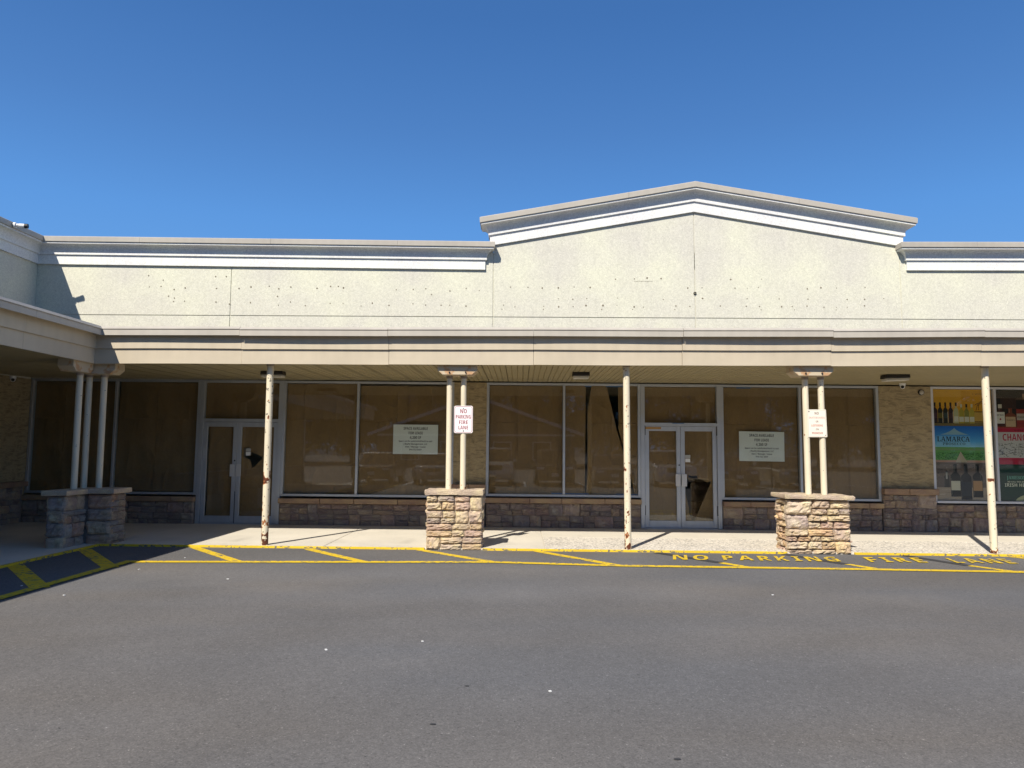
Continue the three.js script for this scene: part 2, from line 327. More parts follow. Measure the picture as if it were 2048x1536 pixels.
const capProfile = [[-0.05, 0.443], [0.252, 0.443], [0.262, 0.448], [0.268, 0.545], [0.25, 0.56], [-0.3, 0.585], [-0.3, 0.5]];

// ---------------------------------------------------------------- the shop building
const bld = thing('shop_building', 'long vacant cream stucco shop building with peaked parapet and covered walkway', 'building');
{
  const reveal = (x) => 4.46 - 0.0035 * x, top = (x) => x < -0.5 ? 6.01 - 0.0118 * (x + 10.33) : 5.90;
  const ped = (x) => 6.90 - 0.171 * Math.abs(x - 3.72), J = 0.008;
  mesh('backing_wall', join([bx(-10.42, 16, 3.12, 5.87, -0.3, -0.016), prism([[-0.57, 5.5], [8.07, 5.5], [8.07, ped(8.07) - 0.02], [3.72, 6.88], [-0.57, ped(-0.57) - 0.02]], -0.3, -0.016)]), eifs, bld);
  const xs = [-10.42, -6.21, -0.577, 3.727, 8.09, 12.4, 16];
  for (let i = 0; i < xs.length - 1; i++) {
    const a = xs[i] + (i ? J : 0), b = xs[i + 1] - J;
    mesh('wall_panel', prism([[a, 3.1], [b, 3.1], [b, reveal(b) - J], [a, reveal(a) - J]], -0.015, 0, 0.003), eifs, bld);
    const T = (i === 2 || i === 3) ? ped : top;
    mesh('wall_panel', prism([[a, reveal(a) + J], [b, reveal(b) + J], [b, T(b)], [a, T(a)]], -0.015, 0, 0.003), eifs, bld);
  }
  mesh('roof', bx(-10.4, 16, 5.3, 5.45, -14, -0.3), roofing, bld);
  // cornices
  const yl = (x) => 5.592 - 0.0118 * (x + 10.33), yr = () => 5.478, yp = (x) => 6.752 - 0.171 * Math.abs(x - 3.72);
  const c1 = mesh('cornice', sweep(coveProfile, -10.42, -0.80, { retR: true, yf: yl, back: -0.02 }), bandMat, bld);
  const c2 = mesh('cornice', sweep(coveProfile, 8.27, 16, { retL: true, yf: yr, back: -0.02 }), bandMat, bld);
  const tall = (pr) => pr.map(([p, y]) => [p, y * 1.07]);
  const c3 = mesh('cornice', sweep(tall(coveProfile), -0.60, 8.11, { retL: true, retR: true, yf: yp, peak: 3.72, back: -0.3 }), bandMat, bld);
  const caps = (par, xs, yf, o = {}) => { for (let i = 0; i < xs.length - 1; i++) mesh('coping', sweep(o.peak ? tall(capProfile) : capProfile, xs[i] + 0.002, xs[i + 1] - 0.002, { yf, peak: o.peak ?? null, retL: i === 0 && o.retL, retR: i === xs.length - 2 && o.retR, back: o.back ?? -0.02 }), copingMat, par); };
  caps(c1, [-10.42, -8.1, -5.3, -2.6, -0.80], yl, { retR: true });
  caps(c2, [8.27, 9.6, 12.4, 16], yr, { retL: true });
  caps(c3, [-0.60, 2.3, 5.9, 8.11], yp, { retL: true, retR: true, peak: 3.72, back: -0.3 });
  mesh('parapet_back', prism([[-0.57, 5.4], [8.07, 5.4], [8.07, ped(8.07) - 0.03], [3.72, 6.87], [-0.57, ped(-0.57) - 0.03]], -0.42, -0.3), eifs, bld);

  // screw holes and patches left by the old shop signs
  const holes = []; const r = rngOf(5);
  const hole = (x, y, s0, s = s0 * 0.92) => holes.push(new THREE.CylinderGeometry(s, s, 0.004, 7).rotateX(Math.PI / 2).rotateZ(r() * 3).scale(1, 0.8 + 0.5 * r(), 1).translate(x, y, 0.002));
  for (let i = 0; i < 26; i++) { const x = -8.0 + i * 0.285 + (r() - 0.5) * 0.14; for (const y of [4.72, 5.06]) if (r() < 0.62) hole(x, y + (r() - 0.5) * 0.09 - 0.004 * x, 0.011 + 0.009 * r()); }
  for (const [x, y] of [[-8.0, 5.35], [-7.68, 5.25], [-6.55, 5.33], [-6.32, 5.33], [-7.55, 4.9], [-7.42, 4.86], [-5.2, 4.9], [-3.9, 5.12], [-1.9, 4.95]]) hole(x, y, 0.016);
  for (let i = 0; i < 27; i++) { const x = -0.42 + i * 0.31 + (r() - 0.5) * 0.1; for (const [y, q] of [[4.70, 0.85], [4.86, 0.5], [5.10, 0.6], [5.30, i > 6 && i < 19 ? 0.5 : 0]]) if (r() < q) { hole(x + (r() - 0.5) * 0.1, y + (r() - 0.5) * 0.04, 0.009 + 0.013 * r()); if (y === 4.70 && r() < 0.4) hole(x, y - 0.07, 0.012); } }
  for (let i = 0; i < 9; i++) holes.push(new THREE.BoxGeometry(0.03 + 0.02 * r(), 0.006, 0.003).translate(2.45 + i * 0.045, 5.24 + (r() - 0.5) * 0.012, 0.0015));
  const hm = mesh('screw_holes', join(holes), std({ color: lin(0.20, 0.17, 0.12), roughness: 1 }), bld); hm.userData.kind = 'stuff';
  mesh('cable_stub', new THREE.TorusGeometry(0.022, 0.012, 6, 10).rotateX(0.5).translate(3.72, 4.98, 0.02), darkMetal, bld);

  // rooms behind the glass
  mesh('interior_floor', bx(-10.4, 16, -0.2, -0.02, -9, -0.13), carpet, bld);
  mesh('interior_wall', join([bx(-10.4, 16, -0.02, 3.3, -9.2, -9), bx(15.8, 16, -0.02, 3.3, -9, -0.2), bx(-10.6, -10.4, -0.2, 5.3, -9, -0.32), bx(8.0, 8.15, -0.02, 3.2, -9, -0.3), bx(-1.15, -1.0, -0.02, 3.2, -9, -0.3)]), drywall, bld);
  mesh('interior_ceiling', bx(-10.4, 16, 3.2, 3.35, -9, -0.3), drywall, bld);

  // canopy over the walkway
  const can = mesh('canopy', bx(-10.4, 16, 3.30, 3.54, 0.005, 3.44), roofing, bld);
  const seams = [-7.052, -4.605, -2.166, 0.222, 2.665, 5.10, 7.545, 9.98, 12.42, 14.86, 16];
  const rr = rngOf(31), seg = (x0, x1, y0, y1, z0, z1) => worldUV(new THREE.BoxGeometry(x1 - x0, y1 - y0, z1 - z0, 12, 1, 1).translate((x0 + x1) / 2, (y0 + y1) / 2, (z0 + z1) / 2));
  for (let i = 0; i < seams.length - 1; i++) {
    const a = seams[i] + 0.0025, b = seams[i + 1] - 0.0025, j = () => (rr() - 0.5) * 0.014;
    const dl = j(), dr = j(), zj = j() * 0.5;
    const warp = (g, q = 1) => deform(g, (x, y, z) => { const t = (x - a) / (b - a); return [x, y + q * (dl * (1 - t) + dr * t) + 0.005 * Math.sin(3 * t + i), z + zj + 0.005 * Math.sin(5 * t + 2 * i)]; });
    mesh('fascia_board', warp(seg(a, b, 3.038, 3.292, 3.452, 3.470), 0.4), fasciaMat, can);
    mesh('fascia_upper', warp(seg(a, b, 3.285, 3.53, 3.474, 3.500)), fasciaMat, can);
    mesh('coping', warp(worldUV(prism([[3.30, 3.535], [3.601, 3.535], [3.601, 3.494], [3.607, 3.494], [3.607, 3.583], [3.602, 3.586], [3.602, 3.592], [3.618, 3.594], [3.618, 3.606], [3.606, 3.612], [3.56, 3.645], [3.30, 3.56]].map(([z, y]) => [z, y]).reverse(), 0, b - a).applyMatrix4(new THREE.Matrix4().set(0, 0, 1, a, 0, 1, 0, 0, 1, 0, 0, 0, 0, 0, 0, 1)))), copingMat, can);
  }
  // soffit panels with V grooves, running front to back
  const W = 0.406, sv = []; const soY = (x, z) => 3.066 + (1 - z / 3.46) * (0.012 + FALL * x);
  for (let x0 = -10.4; x0 < 15.6; x0 += W) {
    const pos = [], put = (a, b, c, d) => pos.push(...a, ...b, ...c, ...a, ...c, ...d), pr = [0, 0.009, 0.016, 0.0915, 0.1015, 0.1115, 0.193, 0.203, 0.213, 0.2945, 0.3045, 0.3145, W - 0.004], dy = [0.018, 0.010, 0, 0, 0.016, 0, 0, 0.016, 0, 0, 0.016, 0, 0];
    for (let k = 0; k < pr.length - 1; k++) { const v = (q, z) => [x0 + pr[q], soY(x0 + pr[q], z) + dy[q], z]; put(v(k, 0), v(k + 1, 0), v(k + 1, 3.452), v(k, 3.452)); }
    const v = (x, z, h) => [x, soY(x, z) + h, z]; put(v(x0, 0, 0.03), v(x0, 3.452, 0.03), v(x0 + W, 3.452, 0.03), v(x0 + W, 0, 0.03));
    const g = new THREE.BufferGeometry(); g.setAttribute('position', new THREE.Float32BufferAttribute(pos, 3)); g.computeVertexNormals(); mesh('soffit_panel', worldUV(g), soffitMat, can);
  }
  // brackets that carry the canopy over the piers
  const bracket = (w, d) => prism([[-w / 2, 3.07], [-w / 2, 2.955], [-w / 2 + 0.085, 2.88], [w / 2 - 0.085, 2.88], [w / 2, 2.955], [w / 2, 3.07]].reverse(), 0, d, 0.005);
  const rustMap = tex(256, 256, (u, v) => { const n = fbm(u * 6, v * 6, 6, 4), q = Math.min(1, Math.max(0, (n - 0.60) * 9)); return [0.77 - 0.04 * q, 0.71 - 0.13 * q, 0.61 - 0.18 * q]; }, { repeat: [1 / 0.6, 1 / 0.6] });
  const brMat = std({ map: rustMap, roughness: 0.65 });
  for (const xc of [-1.04, 4.845]) { const b = mesh('bracket', bracket(0.66, 0.36).translate(xc, 0, 3.02), brMat, can); for (const s of [-0.13, 0.14]) mesh('bolt', new THREE.CylinderGeometry(0.014, 0.014, 0.02, 8).rotateX(Math.PI / 2).translate(xc + s, 2.92, 3.388), darkMetal, b); }
  mesh('bracket', bracket(0.64, 0.3).translate(-7.08, 0, 3.06), brMat, can);
  mesh('bracket', bracket(0.56, 0.26).rotateY(Math.PI / 2).translate(-7.38, 0, 3.645), brMat, can);
}

// tilted storefront: local coordinates, turned by the fall of the site
const front = (name, geo, mat, parent = bld) => { const m = mesh(name, geo, mat, parent); if (parent === bld) m.rotation.z = FALL; return m; };
const HEAD = 3.055;
function windowBay(x0, x1, mulls, yb, mat = alum, head = HEAD) {
  const fr = [rbx(x0, x0 + 0.055, yb, head, -0.075, 0.025, 0.004), rbx(x1 - 0.055, x1, yb, head, -0.075, 0.025, 0.004), rbx(x0 + 0.056, x1 - 0.056, head - 0.045, head, -0.075, 0.023, 0.004), rbx(x0 + 0.056, x1 - 0.056, yb, yb + 0.05, -0.075, 0.03, 0.004)];
  const w = front('window_frame', join(fr), mat);
  for (const m of mulls) mesh('mullion', rbx(m - 0.025, m + 0.025, yb + 0.051, head - 0.046, -0.075, 0.02, 0.004), mat, w);
  const e = [x0 + 0.055, ...mulls.flatMap((m) => [m - 0.025, m + 0.025]), x1 - 0.055];
  for (let i = 0; i < e.length; i += 2) mesh('pane', bx(e[i] + 0.001, e[i + 1] - 0.001, yb + 0.051, head - 0.047, -0.032, -0.026), glass, w);
  return w;
}
windowBay(-10.40, -6.78, [-8.58], 0.64);
windowBay(-5.018, -1.40, [-3.43], 0.632);
windowBay(-0.715, 2.518, [0.915], 0.675);
windowBay(4.202, 7.50, [5.86], 0.652);
windowBay(8.585, 15.7, [9.925, 11.3, 12.7, 14.1], 0.632, std({ color: lin(0.62, 0.63, 0.66), roughness: 0.4, metalness: 0.2 }));
function doorway(x0, x1, xc, hinges, extra) {
  const J = 0.085, y0 = 0.05, bar = 2.17;
  const fr = front('door_frame', join([rbx(x0, x0 + J, y0, HEAD, -0.085, 0.032, 0.004), rbx(x1 - J, x1, y0, HEAD, -0.085, 0.032, 0.004), rbx(x0 + J + 0.001, x1 - J - 0.001, HEAD - 0.05, HEAD, -0.085, 0.03, 0.004), rbx(x0 + J + 0.001, x1 - J - 0.001, bar, bar + 0.07, -0.085, 0.03, 0.004)]), alum);
  mesh('transom_pane', bx(x0 + J, x1 - J, bar + 0.071, HEAD - 0.051, -0.04, -0.034), glass, fr);
  mesh('threshold', rbx(x0 + J, x1 - J, y0 - 0.02, y0 + 0.008, -0.09, 0.06, 0.003), alum, fr);
  const leaf = (a, b, side) => {
    const s = 0.085, t = bar - 0.006, y = y0 + 0.014;
    const l = front('door', join([rbx(a, a + s, y, t, -0.055, 0.005, 0.005), rbx(b - s, b, y, t, -0.055, 0.005, 0.005), rbx(a + s + 0.0005, b - s - 0.0005, t - 0.095, t, -0.054, 0.004, 0.004), rbx(a + s + 0.0005, b - s - 0.0005, y, y + 0.145, -0.054, 0.004, 0.004)]), alum);
    mesh('pane', bx(a + s, b - s, y + 0.146, t - 0.096, -0.028, -0.022), glass, l);
    const hx = side < 0 ? b - 0.062 : a + 0.062;
    mesh('handle', join([rbx(hx - 0.052, hx + 0.052, extra.hy, extra.hy + 0.255, 0.034, 0.046, 0.006), bx(hx - 0.02, hx + 0.02, extra.hy + 0.02, extra.hy + 0.05, 0.005, 0.036), bx(hx - 0.02, hx + 0.02, extra.hy + 0.2, extra.hy + 0.23, 0.005, 0.036)]), std({ color: lin(0.62, 0.62, 0.62), roughness: 0.45, metalness: 0.4 }), l);
    if (hinges) for (const hy of [0.32, 1.98]) mesh('hinge', cyl(0.014, hy, hy + 0.2, side < 0 ? a - 0.004 : b + 0.004, 0.018, 10), alumDark, l);
    if (side < 0) mesh('lock', new THREE.CylinderGeometry(0.016, 0.016, 0.012, 12).rotateX(Math.PI / 2).translate(b - 0.03, 1.36, 0.008), alumDark, l);
    return l;
  };
  const A = leaf(x0 + J + 0.006, xc - 0.003, -1), B = leaf(xc + 0.003, x1 - J - 0.006, 1);
  return [fr, A, B];
}
const d1 = doorway(-6.775, -5.02, -5.965, false, { hy: 1.03 });
const d2 = doorway(2.52, 4.20, 3.355, true, { hy: 0.92 });
mesh('tape_strip', bx(3.18, 3.43, 2.222, 2.236, 0.031, 0.033), tapeBlue, d2[0]);
mesh('tape_strip', bx(2.575, 2.95, 2.105, 2.15, 0.0055, 0.0075), tapeTan, d2[1]);
mesh('weather_strip', bx(-5.972, -5.962, 0.04, 0.72, 0.006, 0.012), black, d1[1]);

// stucco piers between the shop fronts
front('stucco_wall', bx(-1.40, -0.715, 0.9, 3.05, -0.2, 0.03), stucco);
front('trim_board', rbx(-1.18, -1.075, 0.95, 3.05, 0.03, 0.045, 0.003), stucco);
front('stucco_wall', bx(7.50, 8.585, 0.9, 3.05, -0.2, 0.03), stucco);
// stone veneer below the windows
function stoneBase(x0, x1, top, ledge, seed, z = 0, seg = [0.5, 1.0]) {
  const y0 = 0.03, b = front('stone_base', bx(x0, x1, y0 - 0.03, top, -0.2, z + 0.045), mortarDark);
  stoneFace(b, x1 - x0 - 0.004, top - y0, seed, 'brown', (m, x, y, d) => m.position.set(x0 + 0.002 + x, y0 + y, z + 0.035), { band: 0.235, gap: 0.008, proud: 0.045 });
  if (ledge) {
    const r = rngOf(seed + 50); let x = x0 - 0.01;
    while (x < x1 - 0.02) { let l = seg[0] + (seg[1] - seg[0]) * r(); if (x1 - x - l < 0.25) l = x1 - x + 0.012; mesh('ledge_stone', rbx(x + 0.003, x + l - 0.003, top + 0.002, top + ledge, -0.1, z + 0.15 + 0.01 * r(), 0.012), ledgeMats[Math.floor(r() * 3)], b); x += l; }
  }
  return b;
}
stoneBase(-10.42, -6.79, 0.505, 0.10, 11);
stoneBase(-5.008, -1.42, 0.49, 0.105, 12);
stoneBase(-1.41, -0.725, 0.80, 0.12, 13, 0.02, [0.35, 0.4]);
stoneBase(-0.705, 2.508, 0.545, 0.105, 14);
stoneBase(4.212, 7.48, 0.515, 0.105, 15);
stoneBase(7.50, 8.60, 0.80, 0.125, 16, 0.02, [0.5, 0.62]);
stoneBase(8.61, 15.7, 0.60, 0, 17);

// ---------------------------------------------------------------- left wing
const wing = thing('wing_building', 'shaded side wing of cream stucco with brown canopy at left edge', 'building');
{
  const R = (g) => g.rotateY(Math.PI / 2); // along x facing +z  ->  along -z facing +x
  mesh('wall_panel', bx(-10.72, -10.42, 3.1, 4.47, 0, 20), eifs, wing);
  mesh('wall_panel', bx(-10.72, -10.42, 4.486, 5.7, 0, 20), eifs, wing);
  mesh('backing_wall', bx(-10.9, -10.436, 3.0, 5.7, -0.3, 20), eifs, wing);
  const c = mesh('cornice', R(sweep(coveProfile, -20, 0.0, {})).translate(-10.42, 5.592, 0), bandMat, wing);
  for (const [a, b] of [[-20, -8], [-8, -4.2], [-4.2, -0.9], [-0.9, 0.0]]) mesh('coping', R(sweep(capProfile, a + 0.002, b - 0.002, {})).translate(-10.42, 5.592, 0), copingMat, c);
  mesh('stucco_wall', bx(-10.7, -10.40, 0.9, 3.1, -0.005, 20), stucco, wing);
  mesh('roof', bx(-24, -10.7, 5.3, 5.45, -0.3, 20), roofing, wing);
  mesh('end_wall', bx(-24, -10.42, -0.3, 5.45, 20, 20.3), eifs, wing);
  const b = mesh('stone_base', bx(-10.7, -10.36, -0.02, 0.84, 0.13, 20), mortarDark, wing);
  stoneFace(b, 5.0, 0.80, 61, 'brown', (m, x, y, d) => { m.rotation.y = Math.PI / 2; m.position.set(-10.375, 0.065 + y, 5.2 - x); }, { band: 0.235, gap: 0.008, proud: 0.045 });
  for (let z = 0.13; z < 6; z += 0.8) mesh('ledge_stone', rbx(-10.45, -10.24, 0.845, 0.95, z + 0.003, z + 0.797, 0.012), ledgeMats[Math.round(z * 7) % 3], b);
  const can = mesh('canopy', bx(-10.40, -7.10, 3.30, 3.54, 3.45, 20), roofing, wing);
  mesh('corner_wall', bx(-10.7, -10.41, -0.02, 0.92, -0.3, 0.2), stucco, wing);
  const seams = [3.452, 5.25, 7.69, 10.13, 12.57, 15.0, 17.45, 20];
  for (let i = 0; i < seams.length - 1; i++) {
    const a = seams[i] + 0.0015, e = seams[i + 1] - 0.0015;
    mesh('fascia_board', bx(-7.068, -7.050, 3.040, 3.292, a, e), fasciaMat, can);
    mesh('fascia_upper', bx(-7.046, -7.020, 3.285, 3.53, a + (i ? 0 : 0.03), e), fasciaMat, can);
    mesh('coping', prism([[-7.3, 3.535], [-6.886, 3.535], [-6.886, 3.494], [-6.88, 3.494], [-6.88, 3.583], [-6.885, 3.586], [-6.885, 3.592], [-6.869, 3.594], [-6.869, 3.606], [-6.881, 3.612], [-6.91, 3.650], [-7.3, 3.56]].reverse(), a + (i ? 0 : 0.14), e), copingMat, can);
  }
  const W = 0.406;
  for (let z = 3.46; z < 19; z += W) mesh('soffit_panel', join([0, 1, 2, 3].map((k) => bx(-10.4, -7.052, 3.068, 3.085, z + k * W / 4 + 0.004, z + (k + 1) * W / 4))), soffitMat, can);
}

// ---------------------------------------------------------------- stone piers
function pier(label, x0, x1, z0, z1, yTop, cap, seed, o = {}) {
  const g = thing('stone_pier', label, 'pier', [(x0 + x1) / 2, lotY((x0 + x1) / 2) - 0.01, (z0 + z1) / 2]);
  const w = x1 - x0, d = z1 - z0, h = yTop - g.position.y, pr = o.proud ?? 0.05;
  mesh('core', bx(-w / 2 + pr, w / 2 - pr, 0, h, -d / 2 + pr, d / 2 - pr), mortar, g);
  const opt = { band: o.band ?? 0.205, gap: 0.014, proud: pr };
  const st = (W, s, rot, off) => stoneFace(g, W, h, s, 'warm', (m, x, y, q) => { m.rotation.y = rot; const c = Math.cos(rot), n = Math.sin(rot), l = x - W / 2; m.position.set(l * c + off * n, y, -l * n + off * c); }, opt);
  st(w, seed, 0, d / 2 - pr); st(w, seed + 1, Math.PI, d / 2 - pr); st(d - 2 * pr, seed + 2, Math.PI / 2, w / 2 - pr); st(d - 2 * pr, seed + 3, -Math.PI / 2, w / 2 - pr);
  const cg = new THREE.BoxGeometry(w + cap.over * 2, cap.t, d + cap.over * 2, 26, 3, 10), rr = rngOf(seed + 9), P = cg.attributes.position, o1 = rr() * 50;
  for (let i = 0; i < P.count; i++) {
    const x = P.getX(i), y = P.getY(i), z = P.getZ(i), n = fbm(x * 9 + o1, z * 9 + y * 14 + 30, 199, 3) - 0.5, edge = Math.max(Math.abs(x) / (w / 2 + cap.over), Math.abs(z) / (d / 2 + cap.over));
    const k = edge > 0.98 ? 1 + 0.05 * n - (Math.abs(y) > cap.t * 0.45 ? 0.012 : 0) : 1;
    P.setXYZ(i, x * k, y + 0.022 * n * (edge > 0.9 ? 1 : 0.3) + (cap.tilt || 0) * x, z * k);
  }
  cg.computeVertexNormals(); mesh('cap_stone', worldUV(cg.translate(0, h + cap.t / 2 + 0.012, 0)), capMat, g);
  return g;
}
pier('square tan stone pier under the red and white no parking sign', -1.525, -0.612, 2.85, 3.405, 0.89, { over: 0.02, t: 0.085 }, 201);
pier('bulging rough tan stone pier with a tilted cap, right of the second doors', 4.335, 5.365, 2.82, 3.41, 0.85, { over: 0.045, t: 0.068, tilt: -0.022 }, 301, { band: 0.235, proud: 0.075 });
{ // L-shaped pier in the inner corner
  const g = thing('corner_pier', 'shaded L-shaped stone pier in the inner corner of the walkway', 'pier', [-7.2, 0.0, 3.2]);
  const Y0 = 0.03, h = 0.885, at = (x) => x + 7.2, az = (z) => z - 3.2;
  const L = [[-7.40, 3.98], [-7.10, 3.98], [-7.10, 3.40], [-6.68, 3.40], [-6.68, 2.93], [-7.40, 2.93]];
  const poly = (k) => [[-7.40 - k, 3.98 + k], [-7.10 + k, 3.98 + k], [-7.10 + k, 3.40 + k], [-6.68 + k, 3.40 + k], [-6.68 + k, 2.93 - k], [-7.40 - k, 2.93 - k]].map(([x, z]) => [at(x), -az(z)]);
  const slab = (k, y0, y1, b) => new THREE.ExtrudeGeometry(new THREE.Shape(poly(k).map((q) => new THREE.Vector2(...q))), { depth: y1 - y0 - 2 * b, bevelEnabled: b > 0, bevelSize: b, bevelThickness: b, bevelOffset: -b, bevelSegments: 1 }).rotateX(-Math.PI / 2).translate(0, y0 + b, 0);
  mesh('core', worldUV(slab(-0.04, Y0, h, 0)), mortarDark, g);
  const faces = [[L[0], L[1], 0], [L[1], L[2], Math.PI / 2], [L[2], L[3], 0], [L[3], L[4], Math.PI / 2], [L[4], L[5], Math.PI], [L[5], L[0], -Math.PI / 2]];
  faces.forEach(([a, b, rot], i) => {
    const dx = b[0] - a[0], dz = b[1] - a[1], len = Math.hypot(dx, dz), n = [Math.sin(rot), Math.cos(rot)], cut = i === 1 ? 0.03 : 0;
    stoneFace(g, len - 0.01, h - Y0, 400 + i, 'mid', (m, x, y, d) => { m.rotation.y = rot; const t = (x + 0.005) / len; m.position.set(at(a[0] + dx * t) - n[0] * 0.045, Y0 + y, az(a[1] + dz * t) - n[1] * 0.045); }, { band: 0.21, gap: 0.012, proud: 0.045 });
  });
  mesh('cap_stone', worldUV(slab(0.05, h + 0.012, h + 0.095, 0.01)), capMat, g);
}

// ---------------------------------------------------------------- pipe posts
function postMap(seed, amount, height) { // cream paint with chipped, rusted spots
  const r = rngOf(seed), patches = []; for (let i = 0; i < 7; i++) patches.push([0.5 + r(), r() * 0.75, 0.02 + 0.05 * r()]);
  return tex(256, 1024, (u, v) => {
    const y = v * height, n = fbm(u * 4 + seed * 9, v * 26 + seed * 5, 113, 4), n2 = fbm(u * 10 + seed * 3, v * 70 + seed * 11, 127, 3), b = fbm(u * 3 + seed, v * 5 + seed, 61, 3);
    const k = amount * (0.62 * Math.exp(-y / 0.16) + 0.24 * Math.exp(-y / 0.8) + (Math.abs(y - 1.05) < 0.16 ? 0.16 : 0)) + 0.10 * amount;
    let s = 0.90 + 0.10 * (b - 0.5);
    if (n > 0.90 - 0.55 * k && n2 > 0.33) { const q = 0.7 + 0.6 * n2; return n > 0.95 - 0.55 * k ? [0.34 * q, 0.17 * q, 0.09 * q] : [0.62 * q, 0.38 * q, 0.20 * q]; }
    if (n2 > 0.86 - 0.08 * amount) s *= 0.55;
    return [s * 0.965, s * 0.915, s * 0.80];
  });
}
function post(label, x, z, y0, y1, r, seed, amount, group) {
  const g = thing('pipe_post', label, 'post', [x, y0, z], group), h = y1 - y0;
  mesh('pipe', new THREE.CylinderGeometry(r, r, h, 24, 1, false).rotateY(-2.4 + seed).translate(0, h / 2, 0), std({ map: postMap(seed, amount, h), roughness: 0.6 }), g);
  mesh('collar', new THREE.CylinderGeometry(r + 0.007, r + 0.007, 0.05, 24).translate(0, h - 0.025, 0), std({ color: lin(0.36, 0.30, 0.24), roughness: 0.6 }), g);
  return g;
}
post('rust-flaked cream pipe post in front of the left doors', -4.19, 3.27, walkY(-4.19), 3.075, 0.056, 1, 1.7);
post('cream pipe post with rusty foot left of the right doors', 1.775, 3.27, walkY(1.78), 3.075, 0.055, 2, 1.35);
post('cream pipe post with rusty foot in front of the wine posters', 7.72, 3.27, walkY(7.72), 3.075, 0.057, 3, 1.15);
post('left cream pipe post of the pair on the square pier', -1.183, 3.18, 0.985, 2.882, 0.048, 4, 0.35);
post('right cream pipe post of the pair, behind the no parking sign', -0.945, 3.18, 0.985, 2.882, 0.048, 5, 0.4);
post('left cream pipe post of the pair on the bulging pier', 4.775, 3.18, 0.93, 2.882, 0.05, 6, 0.35);
post('right cream pipe post of the pair on the bulging pier', 5.035, 3.18, 0.925, 2.882, 0.05, 7, 0.35);
post('leftmost shaded pipe post on the corner pier', -7.25, 3.52, 0.98, 2.885, 0.05, 8, 0.1);
post('middle shaded pipe post on the corner pier', -7.29, 3.18, 0.98, 2.885, 0.05, 9, 0.1);
post('rightmost shaded pipe post on the corner pier', -7.035, 3.18, 0.98, 2.885, 0.05, 10, 0.1);

// ---------------------------------------------------------------- signs
function rrect(w, h, r) { const s = new THREE.Shape(); s.moveTo(-w / 2 + r, -h / 2); s.lineTo(w / 2 - r, -h / 2); s.absarc(w / 2 - r, -h / 2 + r, r, -Math.PI / 2, 0); s.lineTo(w / 2, h / 2 - r); s.absarc(w / 2 - r, h / 2 - r, r, 0, Math.PI / 2); s.lineTo(-w / 2 + r, h / 2); s.absarc(-w / 2 + r, h / 2 - r, r, Math.PI / 2, Math.PI); s.lineTo(-w / 2, -h / 2 + r); s.absarc(-w / 2 + r, -h / 2 + r, r, Math.PI, Math.PI * 1.5); return s; }
function plate(w, h, r, t) { const g = new THREE.ExtrudeGeometry(rrect(w, h, r), { depth: t, bevelEnabled: false, curveSegments: 6 }); const p = g.attributes.position, uv = g.attributes.uv; for (let i = 0; i < p.count; i++) uv.setXY(i, p.getX(i) / w + 0.5, p.getY(i) / h + 0.5); return g; }
const text = (c, s, x, y, size, col, weight = 'bold', maxW, font = 'sans-serif') => { c.fillStyle = col; c.font = `${weight} ${size}px ${font}`; c.textAlign = 'center'; c.textBaseline = 'middle'; const w = c.measureText(s).width; c.save(); c.translate(x, y); if (maxW) c.scale(maxW / w, 1); c.fillText(s, 0, 0); c.restore(); };
{
  const t = canvasTex(384, 560, (c, w, h) => {
    c.fillStyle = '#f2efee'; c.fillRect(0, 0, w, h); c.strokeStyle = '#8d2b3c'; c.lineWidth = 9; c.beginPath(); c.roundRect(16, 16, w - 32, h - 32, 36); c.stroke();
    text(c, 'NO', w / 2, 112, 118, '#8d2338', 'bold', 150); text(c, 'PARKING', w / 2, 226, 112, '#8d2338', 'bold', 318); text(c, 'FIRE', w / 2, 340, 106, '#8d2338', 'bold', 196); text(c, 'LANE', w / 2, 448, 106, '#8d2338', 'bold', 214);
  });
  const g = thing('no_parking_sign', 'white metal sign with red letters reading no parking fire lane', 'sign', [-0.942, 1.918, 3.233]);
  mesh('plate', plate(0.312, 0.455, 0.03, 0.003).translate(0, 0.2275, 0), std({ map: t, roughness: 0.4 }), g);
  for (const y of [0.038, 0.408]) mesh('bolt', new THREE.CylinderGeometry(0.009, 0.009, 0.01, 8).rotateX(Math.PI / 2).translate(0, y, 0.006), darkMetal, g);
}
{
  const t = canvasTex(384, 560, (c, w, h) => {
    c.fillStyle = '#ece6d4'; c.fillRect(0, 0, w, h); c.strokeStyle = '#a08a80'; c.lineWidth = 5; c.strokeRect(14, 14, w - 28, h - 28);
    const L = [['NO', 78, 74, '#6f4f50', 92], ['SKATEBOARDS', 166, 56, '#c79a94', 326], ['OR', 246, 54, '#7d6260', 60], ['LOITERING', 326, 58, '#b5605c', 236], ['ON', 404, 54, '#7d6260', 66], ['PREMISES', 480, 58, '#a8544f', 224]];
    for (const [s, y, z, col, mw] of L) text(c, s, w / 2, y, z, col, 'bold', mw);
  });
  const g = thing('no_loitering_sign', 'faded cream metal sign forbidding skateboards and loitering', 'sign', [4.932, 1.873, 3.233]);
  const pg = plate(0.315, 0.458, 0.008, 0.003).translate(0, 0.229, 0); pg.deleteAttribute('normal');
  mesh('plate', deform(pg, (x, y, z) => [x + (x > 0 ? 0.010 * Math.sin(y * 9) : 0), y, z + 0.012 * Math.max(0, x) / 0.16]), std({ map: t, roughness: 0.5 }), g);
  for (const [x, y] of [[-0.13, 0.425], [0.13, 0.03]]) mesh('bolt', new THREE.CylinderGeometry(0.008, 0.008, 0.012, 8).rotateX(Math.PI / 2).translate(x, y, 0.008), darkMetal, g);
}
